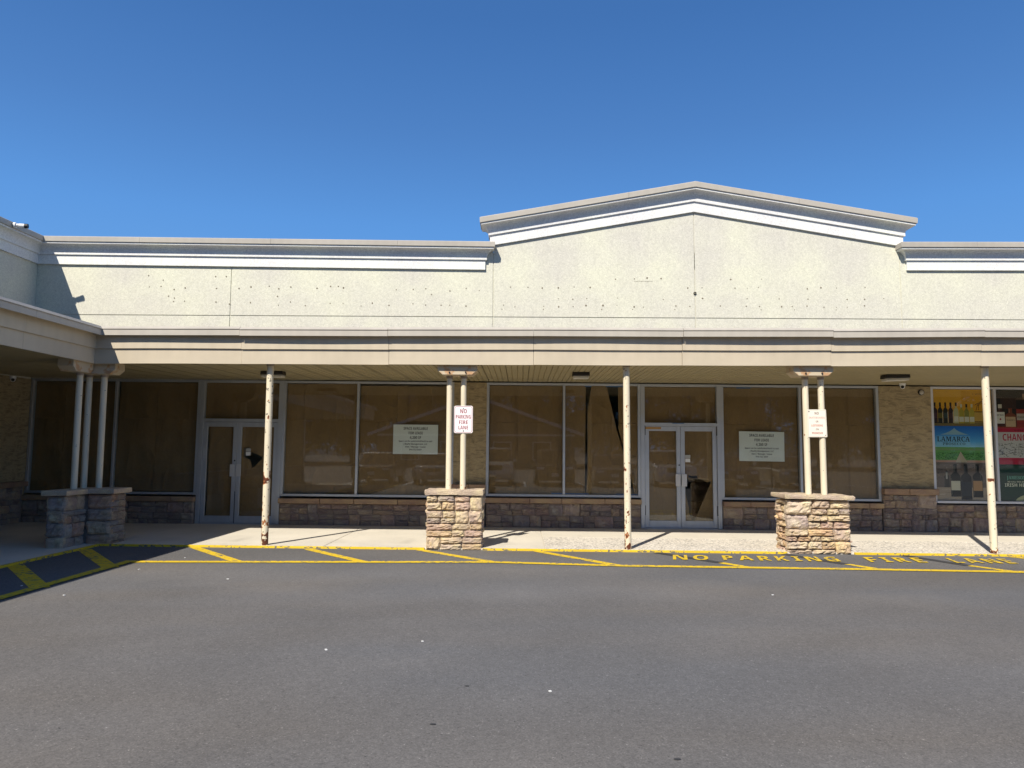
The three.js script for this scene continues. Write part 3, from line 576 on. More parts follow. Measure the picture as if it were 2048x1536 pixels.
{
  const t = canvasTex(1024, 672, (c, w, h) => {
    c.fillStyle = '#e9ece8'; c.fillRect(0, 0, w, h);
    const k = '#23262a';
    text(c, 'SPACE AVAILABLE', w / 2, 88, 84, k, 'bold', 560); text(c, 'FOR LEASE', w / 2, 192, 84, k, 'bold', 335); text(c, '4,200 SF', w / 2, 294, 84, k, 'bold', 262);
    text(c, 'Space can be subdivided/built to suit', w / 2, 378, 50, k, 'bold', 770); text(c, 'J Realty Management, LLC', w / 2, 442, 50, k, 'bold', 540); text(c, 'Own / Manage / Lease', w / 2, 506, 50, k, 'bold', 470); text(c, '914-732-3697', w / 2, 570, 50, k, 'bold', 285);
  });
  const m = std({ map: t, roughness: 0.6 });
  for (const [x, y, rz, lab] of [[-2.20, 1.545, FALL, 'white space for lease board in the window left of the square pier'], [5.07, 1.425, -0.012, 'white space for lease board in the window right of the right doors']]) {
    const g = thing('lease_sign', lab, 'sign', [x, y, -0.048], 'lease boards'); g.rotation.z = rz;
    mesh('board', plate(0.945, 0.62, 0.003, 0.004).translate(0, 0.31, 0), m, g);
  }
}

// ---------------------------------------------------------------- brown paper behind the glass
function sheetRect(x0, x1, y0, y1, z, seed, drape = 1) {
  const g = new THREE.PlaneGeometry(x1 - x0, y1 - y0, 22, 26).translate((x0 + x1) / 2, (y0 + y1) / 2, z), p = g.attributes.position, uv = g.attributes.uv;
  for (let i = 0; i < p.count; i++) { const x = p.getX(i), y = p.getY(i); p.setZ(i, z + drape * (0.034 * (fbm(x * 3.1 + seed * 7 + 0.5 * y, y * 0.7 + seed, 211, 3) - 0.5) + 0.016 * (pn(x * 9 + seed * 3 + 0.6 * y, y * 0.9, 211) - 0.5))); uv.setXY(i, x * 0.45 + seed * 0.37, y * 0.45); }
  g.computeVertexNormals(); return g;
}
function sheetPoly(pts, z, seed, holes = []) {
  const s = new THREE.Shape(pts.map((q) => new THREE.Vector2(...q))); for (const h of holes) s.holes.push(new THREE.Path(h.map((q) => new THREE.Vector2(...q))));
  const g = new THREE.ShapeGeometry(s).translate(0, 0, z), p = g.attributes.position, uv = g.attributes.uv; for (let i = 0; i < p.count; i++) uv.setXY(i, p.getX(i) * 0.45 + seed * 0.37, p.getY(i) * 0.45); return g;
}
function covering(label, sheets, tapes = []) {
  const g = thing('paper_covering', label, 'paper', [0, 0, 0], 'brown paper in the shop windows'); g.rotation.z = FALL;
  for (const s of sheets) mesh('paper_sheet', s, paper, g);
  for (const [x0, x1, y0, y1] of tapes) mesh('tape_strip', bx(x0, x1, y0, y1, -0.049, -0.047), tapeBlue, g);
}
const strips = (x0, x1, y0, y1, n, seed, drape) => Array.from({ length: n }, (_, i) => { const w = (x1 - x0) / n; return sheetRect(x0 + i * w - (i ? 0.02 : 0), x0 + (i + 1) * w + (i < n - 1 ? 0.03 : 0), y0, y1, -0.09 - (i % 2) * 0.018, seed + i, drape); });
covering('brown paper in the darkest window at the far left corner', strips(-10.35, -8.61, 0.68, 3.0, 2, 1, 1.4));
covering('draped brown paper in the window just left of the left doors', strips(-8.55, -6.84, 0.70, 3.0, 1, 4, 2.2));
covering('brown paper in the transom above the left doors', strips(-6.70, -5.1, 2.24, 3.0, 1, 6, 1.3));
covering('crumpled brown paper in the left leaf of the left doors', [sheetRect(-6.585, -6.05, 0.16, 2.08, -0.07, 8, 2)]);
covering('brown paper with a small torn hole in the right leaf of the left doors', [sheetPoly([[-5.89, 0.17], [-5.175, 0.17], [-5.175, 2.08], [-5.89, 2.08]], -0.07, 9, [[[-5.845, 1.62], [-5.72, 1.64], [-5.70, 1.55], [-5.62, 1.52], [-5.43, 1.43], [-5.56, 1.28], [-5.645, 1.20], [-5.70, 1.38], [-5.84, 1.43]]])]);
covering('brown paper in the wide window right of the left doors', strips(-4.96, -3.46, 0.69, 3.0, 1, 11, 1.0));
covering('brown paper behind the left lease board', strips(-3.40, -1.46, 0.69, 2.97, 2, 14, 0.8));
covering('brown paper strips in the window right of the square pier', strips(-0.655, 0.885, 0.73, 3.0, 3, 18, 0.6), [[0.66, 0.885, 0.727, 0.757]]);
covering('gaping brown paper with two dark wedges behind the middle post', [
  sheetPoly([[0.945, 0.735], [1.36, 0.735], [1.375, 2.45], [1.375, 3.01], [0.945, 3.01]], -0.075, 21),
  sheetPoly([[1.39, 0.75], [1.42, 1.2], [1.42, 2.45], [1.50, 3.01], [1.82, 3.01], [2.03, 2.1], [2.26, 1.3], [2.36, 0.735]], -0.088, 22),
  sheetPoly([[2.06, 3.01], [2.07, 2.1], [2.27, 1.36], [2.40, 0.735], [2.46, 0.735], [2.46, 3.01]], -0.075, 23)], [[1.8, 2.2, 2.985, 3.01], [1.36, 1.5, 2.985, 3.01], [0.945, 1.45, 0.727, 0.752], [2.0, 2.46, 0.728, 0.75]]);
covering('brown paper strips in the transom above the right doors', strips(2.61, 4.11, 2.24, 3.0, 3, 25, 0.6));
covering('plain brown paper in the left leaf of the right doors', [sheetRect(2.695, 3.27, 0.18, 2.08, -0.07, 28, 0.5)]);
covering('brown paper torn wide open at the bottom of the right doors', [sheetPoly([[3.44, 0.185], [4.03, 0.185], [4.03, 2.08], [3.44, 2.08]], -0.07, 29, [[[3.46, 0.80], [3.455, 1.06], [3.49, 1.04], [3.545, 1.15], [3.60, 1.13], [3.70, 1.15], [3.73, 1.08], [3.83, 1.06], [3.92, 1.0], [3.985, 1.04], [4.0, 1.01], [3.64, 0.20], [3.585, 0.21], [3.52, 0.40], [3.53, 0.47]]])]);
covering('brown paper strips behind the right lease board', strips(4.26, 5.83, 0.71, 3.0, 3, 31, 0.6), [[4.55, 4.85, 2.98, 3.005]]);
covering('brown paper strips in the window behind the bulging pier', strips(5.89, 7.44, 0.71, 3.0, 3, 35, 0.6), [[6.3, 6.55, 0.705, 0.73]]);

// small stickers on the door glass
for (const [x, y, lab] of [[-5.72, 1.50, 'small white hours sticker on the glass of the left doors'], [3.515, 1.40, 'small white hours sticker on the glass of the right doors']]) {
  const g = thing('door_sticker', lab, 'sticker', [x, y, -0.0205], 'stickers on the door glass'); g.rotation.z = FALL;
  mesh('sheet', bx(-0.05, 0.05, 0, 0.075, 0, 0.0008), white, g); mesh('sheet', bx(-0.055, 0.055, 0.085, 0.15, 0, 0.0008), std({ color: lin(0.42, 0.42, 0.40) }), g);
}

// ---------------------------------------------------------------- posters in the shop at the right
function bottle(c, x, y, w, h, col, o = {}) { // (x, y) base centre
  c.fillStyle = col; c.beginPath(); const nw = w * 0.17;
  c.moveTo(x - w / 2, y); c.lineTo(x - w / 2, y - h * 0.58); c.quadraticCurveTo(x - w / 2, y - h * 0.68, x - nw, y - h * 0.74); c.lineTo(x - nw, y - h); c.lineTo(x + nw, y - h); c.lineTo(x + nw, y - h * 0.74); c.quadraticCurveTo(x + w / 2, y - h * 0.68, x + w / 2, y - h * 0.58); c.lineTo(x + w / 2, y); c.fill();
  c.fillStyle = 'rgba(210,210,200,0.35)'; c.fillRect(x - w * 0.44, y - h * 0.56, w * 0.07, h * 0.5); c.fillRect(x - nw * 0.8, y - h * 0.95, nw * 0.5, h * 0.2);
  if (o.cap) { c.fillStyle = o.cap; c.fillRect(x - nw * 1.15, y - h, nw * 2.3, h * 0.17); }
  if (o.label) { c.fillStyle = o.label; c.fillRect(x - w * 0.46, y - h * (o.ly ?? 0.45), w * 0.92, h * (o.lh ?? 0.34)); }
  if (o.edge) { c.fillStyle = o.edge; c.fillRect(x + w * 0.42, y - h * 0.56, w * 0.08, h * 0.54); }
}
const posterDraw = {
  yellow(c, w, h) {
    c.fillStyle = '#dca01c'; c.fillRect(0, 0, w, h); c.fillStyle = '#e3ab30'; c.fillRect(0, 0, w * 0.5, h * 0.45);
    c.fillStyle = '#caa24a'; c.fillRect(w * 0.55, h * 0.62, w, h * 0.4); c.fillStyle = '#7d6a3a'; c.fillRect(0, h * 0.9, w, h * 0.1); c.fillStyle = '#3d2a10'; c.fillRect(w * 0.7, h * 0.6, w * 0.3, h * 0.022); c.fillRect(w * 0.7, h * 0.87, w * 0.3, h * 0.022);
    const cols = ['#2b1220', '#17130f', '#16191d', '#2a1316', '#b9b78d', '#a99c33', '#8b8a3e', '#b5a63d'];
    cols.forEach((k, i) => bottle(c, w * (0.055 + i * 0.088), h * 0.93, w * 0.082, h * (i < 5 ? 0.57 : 0.53), k, { cap: i < 4 ? '#1b0d0d' : i === 6 ? '#22160f' : i === 4 ? '#30231b' : '#cfcab4', label: i < 4 ? ['#4a2a3c', '#6d6218', '#2f4147', '#4c2529'][i] : '#d8d5c6', ly: i < 4 ? 0.5 : 0.34, lh: 0.26, edge: i > 0 && i < 4 ? '#d8d2c0' : null }));
    text(c, '[ yellow tail ]', w * 0.86, h * 0.12, 34, '#3a2408', 'normal', w * 0.34, 'monospace');
    c.strokeStyle = '#4a1f10'; c.lineWidth = 9; c.beginPath(); c.moveTo(w * 0.74, h * 0.58); c.lineTo(w * 0.77, h * 0.42); c.lineTo(w * 0.83, h * 0.33); c.lineTo(w * 0.92, h * 0.28); c.moveTo(w * 0.78, h * 0.57); c.lineTo(w * 0.79, h * 0.42); c.moveTo(w * 0.72, h * 0.43); c.lineTo(w * 0.78, h * 0.37); c.stroke();
    c.lineWidth = 5; for (let i = 0; i < 6; i++) { c.beginPath(); c.moveTo(w * (0.78 + i * 0.02), h * (0.45 - i * 0.02)); c.lineTo(w * (0.80 + i * 0.02), h * (0.33 - i * 0.008)); c.stroke(); }
  },
  prosecco(c, w, h) {
    const g = c.createLinearGradient(0, 0, 0, h * 0.6); g.addColorStop(0, '#1766c4'); g.addColorStop(0.7, '#58aee6'); g.addColorStop(1, '#a8d3e4'); c.fillStyle = g; c.fillRect(0, 0, w, h * 0.6);
    c.fillStyle = '#8fb4c4'; c.beginPath(); c.moveTo(w * 0.12, h * 0.24); c.quadraticCurveTo(w * 0.3, h * 0.17, w * 0.36, h * 0.05); c.quadraticCurveTo(w * 0.42, h * 0.17, w * 0.6, h * 0.24); c.fill();
    c.fillStyle = 'rgba(190,220,232,0.35)'; c.fillRect(w * 0.06, h * 0.27, w * 0.56, h * 0.25);
    c.fillStyle = '#6aa455'; c.fillRect(0, h * 0.58, w, h * 0.42); c.fillStyle = '#7c9a62'; c.fillRect(0, h * 0.62, w, h * 0.05); const r = rngOf(3);
    for (let i = 0; i < 700; i++) { const y = 0.72 + 0.2 * r(); c.fillStyle = ['#3c7a35', '#4f9446', '#25491f', '#2c5a2a'][Math.floor(r() * 4)]; c.fillRect(w * r(), h * y, 9 + 14 * (y - 0.6), 8); }
    c.fillStyle = '#b98f7d'; c.fillRect(0, h * 0.94, w, h * 0.06); c.fillStyle = '#b9ab93'; c.beginPath(); c.moveTo(w * 0.45, h * 0.7); c.lineTo(w * 0.36, h); c.lineTo(w * 0.56, h); c.fill();
    text(c, 'LAMARCA', w * 0.34, h * 0.36, 118, '#0d161e', 'bold', w * 0.55, 'serif'); text(c, 'PROSECCO', w * 0.35, h * 0.49, 60, '#27404c', 'bold', w * 0.38, 'serif');
    bottle(c, w * 0.955, h * 0.97, w * 0.17, h * 1.0, '#10171a', { cap: '#c6c4b8', label: '#56a6c4', ly: 0.3, lh: 0.22 });
  },
  cellar(c, w, h) {
    c.fillStyle = '#6e5f56'; c.fillRect(0, 0, w, h); const r = rngOf(8); for (let i = 0; i < 160; i++) { c.fillStyle = ['#7d6c61', '#51453f', '#8e7b6d', '#625349'][Math.floor(r() * 4)]; c.fillRect(w * r(), h * 0.6 * r(), 30 * r() + 6, 16 * r() + 4); }
    c.fillStyle = '#b09c88'; c.fillRect(0, h * 0.66, w, h * 0.34); for (let i = 0; i < 60; i++) { c.fillStyle = ['#c2ae99', '#958270', '#cdbca8'][i % 3]; c.fillRect(w * r(), h * (0.68 + 0.3 * r()), 120 * r(), 5); }
    bottle(c, w * 0.2, h * 0.66, w * 0.09, h * 0.45, '#3a3532'); c.fillStyle = '#a8a49b'; c.fillRect(w * 0.185, h * 0.26, w * 0.03, h * 0.18);
    bottle(c, w * 0.345, h * 0.9, w * 0.165, h * 0.86, '#0e0f0c', { label: '#d6cfb8', ly: 0.48, lh: 0.29 }); bottle(c, w * 0.52, h * 0.98, w * 0.18, h * 0.94, '#0f1115', { label: '#2b3038', ly: 0.5, lh: 0.4 }); bottle(c, w * 0.71, h * 0.92, w * 0.165, h * 0.88, '#100c0a', { label: '#b98c5c', ly: 0.5, lh: 0.3 });
    c.fillStyle = '#7b4a22'; c.fillRect(w * 0.86, h * 0.53, w * 0.09, h * 0.12); c.strokeStyle = '#8b8781'; c.lineWidth = 3; for (const x of [0.8, 0.9]) { c.beginPath(); c.ellipse(w * x, h * 0.35, w * 0.04, h * 0.18, 0, 0, 6.3); c.stroke(); }
  },
  whiskey(c, w, h) {
    c.fillStyle = '#1d120e'; c.fillRect(0, 0, w, h); c.fillStyle = '#3c1f16'; c.fillRect(w * 0.1, h * 0.2, w * 0.25, h * 0.3); c.fillStyle = '#5e4232'; c.beginPath(); c.ellipse(w * 0.47, h * 0.26, w * 0.13, h * 0.07, 0, Math.PI, 0); c.fill(); c.fillStyle = '#b08b68'; c.fillRect(w * 0.455, h * 0.1, w * 0.03, h * 0.14);
    c.fillStyle = '#6b5747'; c.fillRect(0, h * 0.2, w * 0.5, h * 0.018);
    bottle(c, w * 0.09, h * 0.98, w * 0.15, h * 0.6, '#4a1d12', { cap: '#d8d0bd', label: '#e3dfd6', ly: 0.66, lh: 0.5 }); text(c, 'JIM BEAM', w * 0.09, h * 0.66, 26, '#1c1613', 'bold', w * 0.11); c.fillStyle = '#a3171d'; c.beginPath(); c.arc(w * 0.09, h * 0.77, 15, 0, 7); c.fill();
    bottle(c, w * 0.25, h * 0.98, w * 0.17, h * 0.5, '#7c3a1c', { label: '#c9ab86', ly: 0.55, lh: 0.52 }); text(c, "MAKER'S", w * 0.25, h * 0.79, 26, '#3b2418', 'bold', w * 0.13, 'serif');
    c.fillStyle = '#8e2a1d'; c.fillRect(w * 0.345, h * 0.5, w * 0.17, h * 0.48); c.fillStyle = '#b7aa9c'; c.fillRect(w * 0.35, h * 0.62, w * 0.16, h * 0.17); text(c, 'EAGLE', w * 0.43, h * 0.71, 44, '#221512', 'bold', w * 0.14, 'serif');
    bottle(c, w * 0.61, h * 0.98, w * 0.15, h * 0.58, '#6c3418', { label: '#d9cfba' }); bottle(c, w * 0.8, h * 0.98, w * 0.16, h * 0.6, '#5a2612', { label: '#1e1a18' }); c.fillStyle = '#a33a2b'; c.fillRect(0, h * 0.965, w, h * 0.035);
  },
  change(c, w, h) {
    c.fillStyle = '#c9c4bd'; c.fillRect(0, 0, w, h); c.fillStyle = '#b5193b'; c.fillRect(0, 0, w, h * 0.11); c.fillRect(0, h * 0.82, w, h * 0.18); text(c, 'SOMETHING', w * 0.50, h * 0.06, 26, '#3c0a18', 'bold', w * 0.42);
    text(c, 'CHANGE', w * 0.33, h * 0.255, 150, '#b5193b', 'bold', w * 0.46); const r = rngOf(4);
    for (let i = 0; i < 300; i++) { c.strokeStyle = r() < 0.75 ? '#1d1b1b' : '#6b6763'; c.lineWidth = 2 + 5 * r(); const x = w * (0.02 + 0.96 * r()), y = h * (0.42 + 0.36 * r()), a = r() * 6.3, l = 10 + 36 * r(); c.beginPath(); c.moveTo(x, y); c.quadraticCurveTo(x + l * Math.cos(a), y + l * Math.sin(a) * 0.5, x + l * Math.cos(a + 1), Math.min(h * 0.8, y + l * Math.sin(a + 1) * 0.6)); c.stroke(); }
  },
  green(c, w, h) {
    c.fillStyle = '#0d3a28'; c.fillRect(0, 0, w, h); c.fillStyle = '#bdb98a'; c.beginPath(); c.ellipse(w * 0.6, h * 1.02, w * 0.34, h * 0.22, 0, 0, 7); c.fill();
    text(c, 'JAMESON', w * 0.29, h * 0.36, 74, '#6fb59d', 'bold', w * 0.30, 'serif'); text(c, 'WE CALL THIS AN', w * 0.28, h * 0.475, 34, '#e2dec4', 'bold', w * 0.27); text(c, 'IRISH HELLO', w * 0.33, h * 0.565, 76, '#e2dec4', 'bold', w * 0.46);
  },
};
function poster(kind, label, x0, x1, y0, y1) {
  const g = thing('window_poster', label, 'poster', [(x0 + x1) / 2, y0 + FALL * (x0 + x1) / 2, -0.044], 'posters in the right shop window'); g.rotation.z = FALL;
  mesh('print', plate(x1 - x0, y1 - y0, 0.002, 0.002).translate(0, (y1 - y0) / 2, 0), std({ map: canvasTex(1024, Math.round(1024 * (y1 - y0) / (x1 - x0)), posterDraw[kind]), roughness: 0.55 }), g);
}
poster('yellow', 'yellow window poster with a row of wine bottles', 8.645, 9.895, 2.235, 3.003);
poster('prosecco', 'blue and green vineyard window poster with sparkling wine bottle', 8.645, 9.895, 1.475, 2.232);
poster('cellar', 'dark window poster of three wine bottles on a wooden table', 8.645, 9.895, 0.69, 1.472);
poster('whiskey', 'dark window poster with whiskey bottles and red carton', 9.955, 11.27, 2.20, 3.003);
poster('change', 'white window poster with crimson headline and black ink drawing', 9.955, 11.27, 1.445, 2.197);
poster('green', 'dark green window poster with pale lettering', 9.955, 11.27, 0.69, 1.442);
{ const g = thing('shop_partition', 'dark partition closing the shop window beyond the posters', 'partition', [13.5, 0.6, -0.1]); mesh('board', bx(-2.15, 2.2, 0, 2.4, -0.02, 0), drywall, g); }

// ---------------------------------------------------------------- lamps and cameras under the canopy
const soff = (x, z) => 3.066 + (1 - z / 3.46) * (0.012 + FALL * x);
function lamp(label, x, z, w, tilt) {
  const g = thing('canopy_light', label, 'light fixture', [x, soff(x, z), z], 'lights under the canopy'); g.rotation.z = tilt;
  mesh('housing', prism([[-w / 2, 0], [-w / 2 - 0.012, -0.065], [w / 2 + 0.012, -0.065], [w / 2, 0]].reverse(), -0.11, 0.11, 0.008), darkMetal, g);
  mesh('lens', rbx(-w / 2 + 0.006, w / 2 - 0.006, -0.115, -0.067, -0.1, 0.1, 0.012), std({ color: lin(0.62, 0.60, 0.54), roughness: 0.35 }), g);
}
lamp('dark canopy light behind the rusty left post', -4.60, 1.9, 0.40, 0);
lamp('dark canopy light with pale lens left of the right doors', 1.12, 2.0, 0.30, 0);
lamp('wide black canopy light near the stucco wall at right', 6.93, 1.9, 0.44, 0.03);
function domeCam(label, x, y, z, rot) {
  const g = thing('dome_camera', label, 'camera', [x, y, z]); g.rotation.y = rot;
  mesh('base', new THREE.CylinderGeometry(0.062, 0.055, 0.05, 20).translate(0, -0.025, 0), white, g);
  const b = mesh('ball', new THREE.SphereGeometry(0.047, 18, 12).translate(0, -0.066, 0.006), white, g); mesh('eye', new THREE.CylinderGeometry(0.029, 0.032, 0.02, 16).rotateX(Math.PI / 2).translate(0, -0.074, 0.046), black, b);
}
domeCam('small white dome camera above the stucco wall at right', 7.86, soff(7.86, 0.35), 0.35, -0.5);
domeCam('small white dome camera under the wing canopy at far left', -10.12, 3.068, 0.98, 0.6);
{
  const g = thing('wall_cap', 'small round grey junction cap on the stucco wall', 'junction cap', [8.40, 2.875, 0.03]);
  mesh('ring', new THREE.CylinderGeometry(0.058, 0.062, 0.03, 20).rotateX(Math.PI / 2).translate(0, 0, 0.015), darkMetal, g); mesh('cover', new THREE.SphereGeometry(0.048, 16, 8, 0, 6.3, 0, 1.57).rotateX(Math.PI / 2).scale(1, 1, 0.5).translate(0, 0, 0.03), std({ color: lin(0.45, 0.42, 0.36), roughness: 0.5 }), g);
}
{
  const g = thing('bullet_camera', 'white bullet camera with black front on the wing cornice', 'camera', [-10.15, 6.09, 1.2]); g.rotation.y = 0.25;
  mesh('base', new THREE.CylinderGeometry(0.055, 0.055, 0.04, 18).rotateZ(Math.PI / 2).translate(0.02, 0, 0), white, g);
  mesh('joint', new THREE.SphereGeometry(0.036, 14, 10).translate(0.065, 0, 0), white, g);
  mesh('body', new THREE.CylinderGeometry(0.043, 0.043, 0.11, 18).rotateZ(Math.PI / 2).translate(0.15, -0.005, 0), white, g);
  mesh('hood', new THREE.CylinderGeometry(0.047, 0.047, 0.06, 18).rotateZ(Math.PI / 2).translate(0.225, -0.005, 0), black, g);
}

// ---------------------------------------------------------------- litter on the asphalt
{
  const r = rngOf(9), spots = [[-0.82, 9.15], [-1.56, 9.45], [0.21, 10.41], [-5.76, 6.90], [-4.90, 4.60], [-5.03, 5.66], [-4.95, 7.41], [2.9, 6.9], [-3.6, 6.3]];
  spots.forEach(([x, z], i) => { const m = mesh('paper_scrap', new THREE.BoxGeometry(0.012 + 0.022 * r(), 0.006, 0.010 + 0.008 * r()).rotateY(r() * 3), white, null); m.position.set(x, lotY(x) + 0.004, z); tag(m, 'tiny white scrap of litter on the asphalt', 'litter', 'litter scraps on the asphalt'); });
}

// ---------------------------------------------------------------- behind the camera: what the shop glass mirrors
const tyreG = new THREE.CylinderGeometry(0.33, 0.33, 0.22, 24).rotateZ(Math.PI / 2), rimG = new THREE.CylinderGeometry(0.21, 0.21, 0.23, 16).rotateZ(Math.PI / 2);
const carGlass = std({ color: lin(0.02, 0.024, 0.028), roughness: 0.06, metalness: 0.1 }), rimMat = std({ color: lin(0.5, 0.5, 0.52), metalness: 0.8, roughness: 0.35 }), lampMat = std({ color: lin(0.8, 0.8, 0.8), roughness: 0.1 }), chrome = std({ color: lin(0.7, 0.7, 0.7), metalness: 0.9, roughness: 0.2 });
function car(label, x, z, col, h, turn, kind) { // nose at +z of the group's own frame
  const g = thing('parked_car', label, 'car', [x, lotY(x), z], 'cars parked behind the viewer'); g.rotation.y = turn; g.rotation.z = FALL;
  const paint = new THREE.MeshPhysicalMaterial({ color: lin(...col), roughness: 0.35, metalness: 0.25, clearcoat: 1, clearcoatRoughness: 0.05 });
  const side = (pts, w, bev) => new THREE.ExtrudeGeometry(new THREE.Shape(pts.map(([a, b]) => new THREE.Vector2(a, b))), { depth: w - 2 * bev, bevelEnabled: true, bevelSize: bev, bevelThickness: bev, bevelOffset: -bev, bevelSegments: 3 }).translate(0, 0, -w / 2 + bev).rotateY(-Math.PI / 2);
  const hood = h * 0.61;
  mesh('body', side([[-2.25, 0.28], [2.2, 0.26], [2.28, 0.55], [2.2, hood - 0.08], [1.2, hood], [0.9, hood + 0.03], [-1.9, hood + 0.02], [-2.2, hood - 0.06], [-2.3, 0.6]], 1.82, 0.09), paint, g);
  const cab = kind === 'truck' ? [[1.0, hood], [0.35, h - 0.02], [-0.9, h - 0.02], [-1.1, hood]] : kind === 'suv' ? [[1.15, hood], [0.4, h - 0.03], [-1.9, h - 0.05], [-2.15, hood]] : [[1.25, hood], [0.35, h - 0.03], [-0.95, h - 0.04], [-1.85, hood]];
  mesh('window', side(cab, 1.56, 0.12), carGlass, g);
  mesh('roof', side([[cab[1][0] + 0.06, h - 0.06], [cab[1][0] - 0.12, h], [cab[2][0] + 0.12, h - 0.01], [cab[2][0] - 0.08, h - 0.07]], 1.46, 0.03), paint, g);
  for (const sx of [-0.8, 0.8]) for (const sz of [-1.4, 1.4]) { const w = mesh('wheel', tyreG, rubber, g); w.position.set(sx, 0.33, sz); mesh('rim', rimG, rimMat, w); }
  for (const sx of [-0.66, 0.66]) mesh('headlight', rbx(sx - 0.17, sx + 0.17, hood - 0.26, hood - 0.13, 2.1, 2.255, 0.04), lampMat, g);
  mesh('grille', rbx(-0.42, 0.42, hood - 0.36, hood - 0.12, 2.1, 2.262, 0.03), darkMetal, g); mesh('number_plate', bx(-0.16, 0.16, 0.45, 0.6, 2.26, 2.29), white, g);
  for (const sx of [-0.98, 0.98]) mesh('mirror', rbx(sx - 0.09, sx + 0.09, hood + 0.02, hood + 0.15, 0.85, 0.98, 0.03), paint, g);
}
car('charcoal sedan parked behind the viewer, far left of the row', -6.7, 20.1, [0.05, 0.05, 0.055], 1.46, Math.PI, 'sedan');
car('silver sedan parked behind the viewer, left of the row', -3.95, 20.2, [0.42, 0.43, 0.44], 1.45, Math.PI, 'sedan');
car('white pickup truck parked behind the viewer', -1.2, 20.4, [0.75, 0.75, 0.74], 1.72, Math.PI, 'truck');
car('black sport utility car parked behind the viewer', 1.6, 20.2, [0.015, 0.015, 0.017], 1.66, Math.PI, 'suv');
car('grey sedan parked behind the viewer, right of the black car', 4.3, 20.2, [0.16, 0.17, 0.18], 1.45, Math.PI, 'sedan');
car('white sport utility car parked behind the viewer', 7.1, 20.3, [0.76, 0.76, 0.75], 1.68, Math.PI, 'suv');
car('dark blue sedan parked behind the viewer, right of the row', 9.9, 20.2, [0.02, 0.035, 0.08], 1.46, Math.PI, 'sedan');
car('pale gold sedan parked behind the viewer, far right of the row', 12.6, 20.2, [0.45, 0.40, 0.30], 1.46, Math.PI, 'sedan');
{
  const g = thing('gabled_house', 'brown gabled shop with white trim across the lot behind the viewer', 'house', [-4, -0.1, 52]);
  const siding = std({ map: mottle, color: lin(0.20, 0.15, 0.11), roughness: 0.85 }), trim = std({ color: lin(0.7, 0.7, 0.68), roughness: 0.7 });
  mesh('wall', prism([[-9, 0], [9, 0], [9, 3.2], [0, 6.4], [-9, 3.2]], 0, 9), siding, g);
  mesh('roof', join([prism([[-9.8, 2.98], [0, 6.46], [0, 6.75], [-9.8, 3.27]], -0.6, 9.6), prism([[0, 6.46], [9.8, 2.98], [9.8, 3.27], [0, 6.75]], -0.6, 9.6)]), std({ map: mottle, color: lin(0.10, 0.09, 0.085), roughness: 0.9 }), g);
  mesh('trim', join([prism([[-9.8, 2.95], [0, 6.43], [0, 6.72], [-9.8, 3.24]], -0.68, -0.61), prism([[0, 6.43], [9.8, 2.95], [9.8, 3.24], [0, 6.72]], -0.68, -0.61), bx(-9, 9, 3.0, 3.18, -0.08, -0.01)]), trim, g);
  for (const x of [-6, -2.4, 2.4, 6]) { const w = mesh('window', rbx(x - 0.85, x + 0.85, 0.8, 2.5, -0.06, -0.005, 0.02), trim, g); mesh('pane', bx(x - 0.75, x + 0.75, 0.9, 2.4, -0.075, -0.062), carGlass, w); }
  mesh('door', rbx(-0.55, 0.55, 0.02, 2.2, -0.08, -0.005, 0.02), siding, g);
}
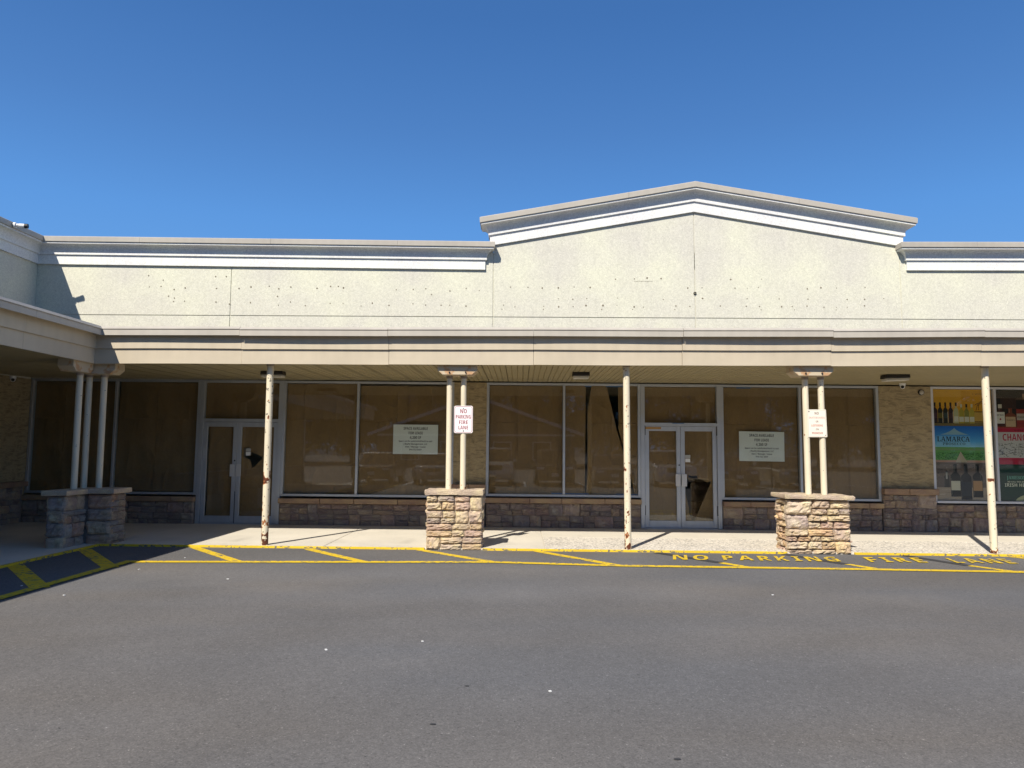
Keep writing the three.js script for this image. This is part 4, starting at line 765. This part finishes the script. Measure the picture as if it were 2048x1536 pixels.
function tree(label, x, z, h, rad, seed) {
  const g = thing('broadleaf_tree', label, 'tree', [x, lotY(x), z], 'trees beyond the lot behind the viewer'), r = rngOf(seed);
  const bark = std({ map: grain, color: lin(0.12, 0.09, 0.065), roughness: 0.95 });
  const tg = [new THREE.CylinderGeometry(0.16, 0.32, h * 0.55, 10).translate(0, h * 0.275, 0)];
  for (let i = 0; i < 6; i++) { const a = i * 1.05 + r(), L = rad * 0.9; tg.push(new THREE.CylinderGeometry(0.03, 0.11, L, 6).translate(0, L / 2, 0).rotateZ(0.7 + 0.3 * r()).rotateY(a).translate(0, h * (0.25 + 0.2 * r()), 0)); }
  mesh('trunk', join(tg), bark, g);
  const N = 9000, K = 44, pos = new Float32Array(N * 9), clumps = Array.from({ length: K }, () => { const a = r() * 6.28, t = r(), y = h * (0.12 + 0.8 * t), q = Math.sqrt(r()) * rad * 0.95 * Math.sin(Math.PI * (0.22 + 0.7 * t)); return [Math.cos(a) * q, y, Math.sin(a) * q, rad * (0.22 + 0.2 * r())]; });
  for (let i = 0; i < N; i++) {
    const c = clumps[Math.floor(r() * K)], u = r() * 6.28, v = Math.acos(2 * r() - 1), q = c[3] * Math.cbrt(r()); const px = c[0] + q * Math.sin(v) * Math.cos(u), py = c[1] + q * Math.cos(v) * 0.8, pz = c[2] + q * Math.sin(v) * Math.sin(u);
    for (let k = 0; k < 3; k++) { pos[i * 9 + k * 3] = px + (r() - 0.5) * 0.6; pos[i * 9 + k * 3 + 1] = Math.max(0.2, py + (r() - 0.5) * 0.55); pos[i * 9 + k * 3 + 2] = pz + (r() - 0.5) * 0.6; }
  }
  const cg = new THREE.BufferGeometry(); cg.setAttribute('position', new THREE.BufferAttribute(pos, 3)); cg.computeVertexNormals();
  mesh('crown', cg, std({ color: lin(0.055, 0.085, 0.03), roughness: 0.9, side: THREE.DoubleSide }), g);
}
{
  const N = 16, ord = ['first', 'second', 'third', 'fourth', 'fifth', 'sixth', 'seventh', 'eighth', 'ninth', 'tenth', 'eleventh', 'twelfth', 'thirteenth', 'fourteenth', 'fifteenth', 'sixteenth'];
  for (let i = 0; i < N; i++) tree(ord[i] + ' green tree from the left in the front row beyond the lot', -40 + i * 7.3 + (i % 3) * 0.6, 62 + (i * 5 % 4), 12.5 + (i * 7 % 5) * 0.6, 5.0, 700 + i);
  for (let i = 0; i < N; i++) tree(ord[i] + ' green tree from the left in the back row beyond the lot', -44 + i * 8.0, 72 + (i * 3 % 4), 14 + (i * 3 % 4) * 0.7, 5.6, 740 + i);
}

renderer.render(scene, camera);
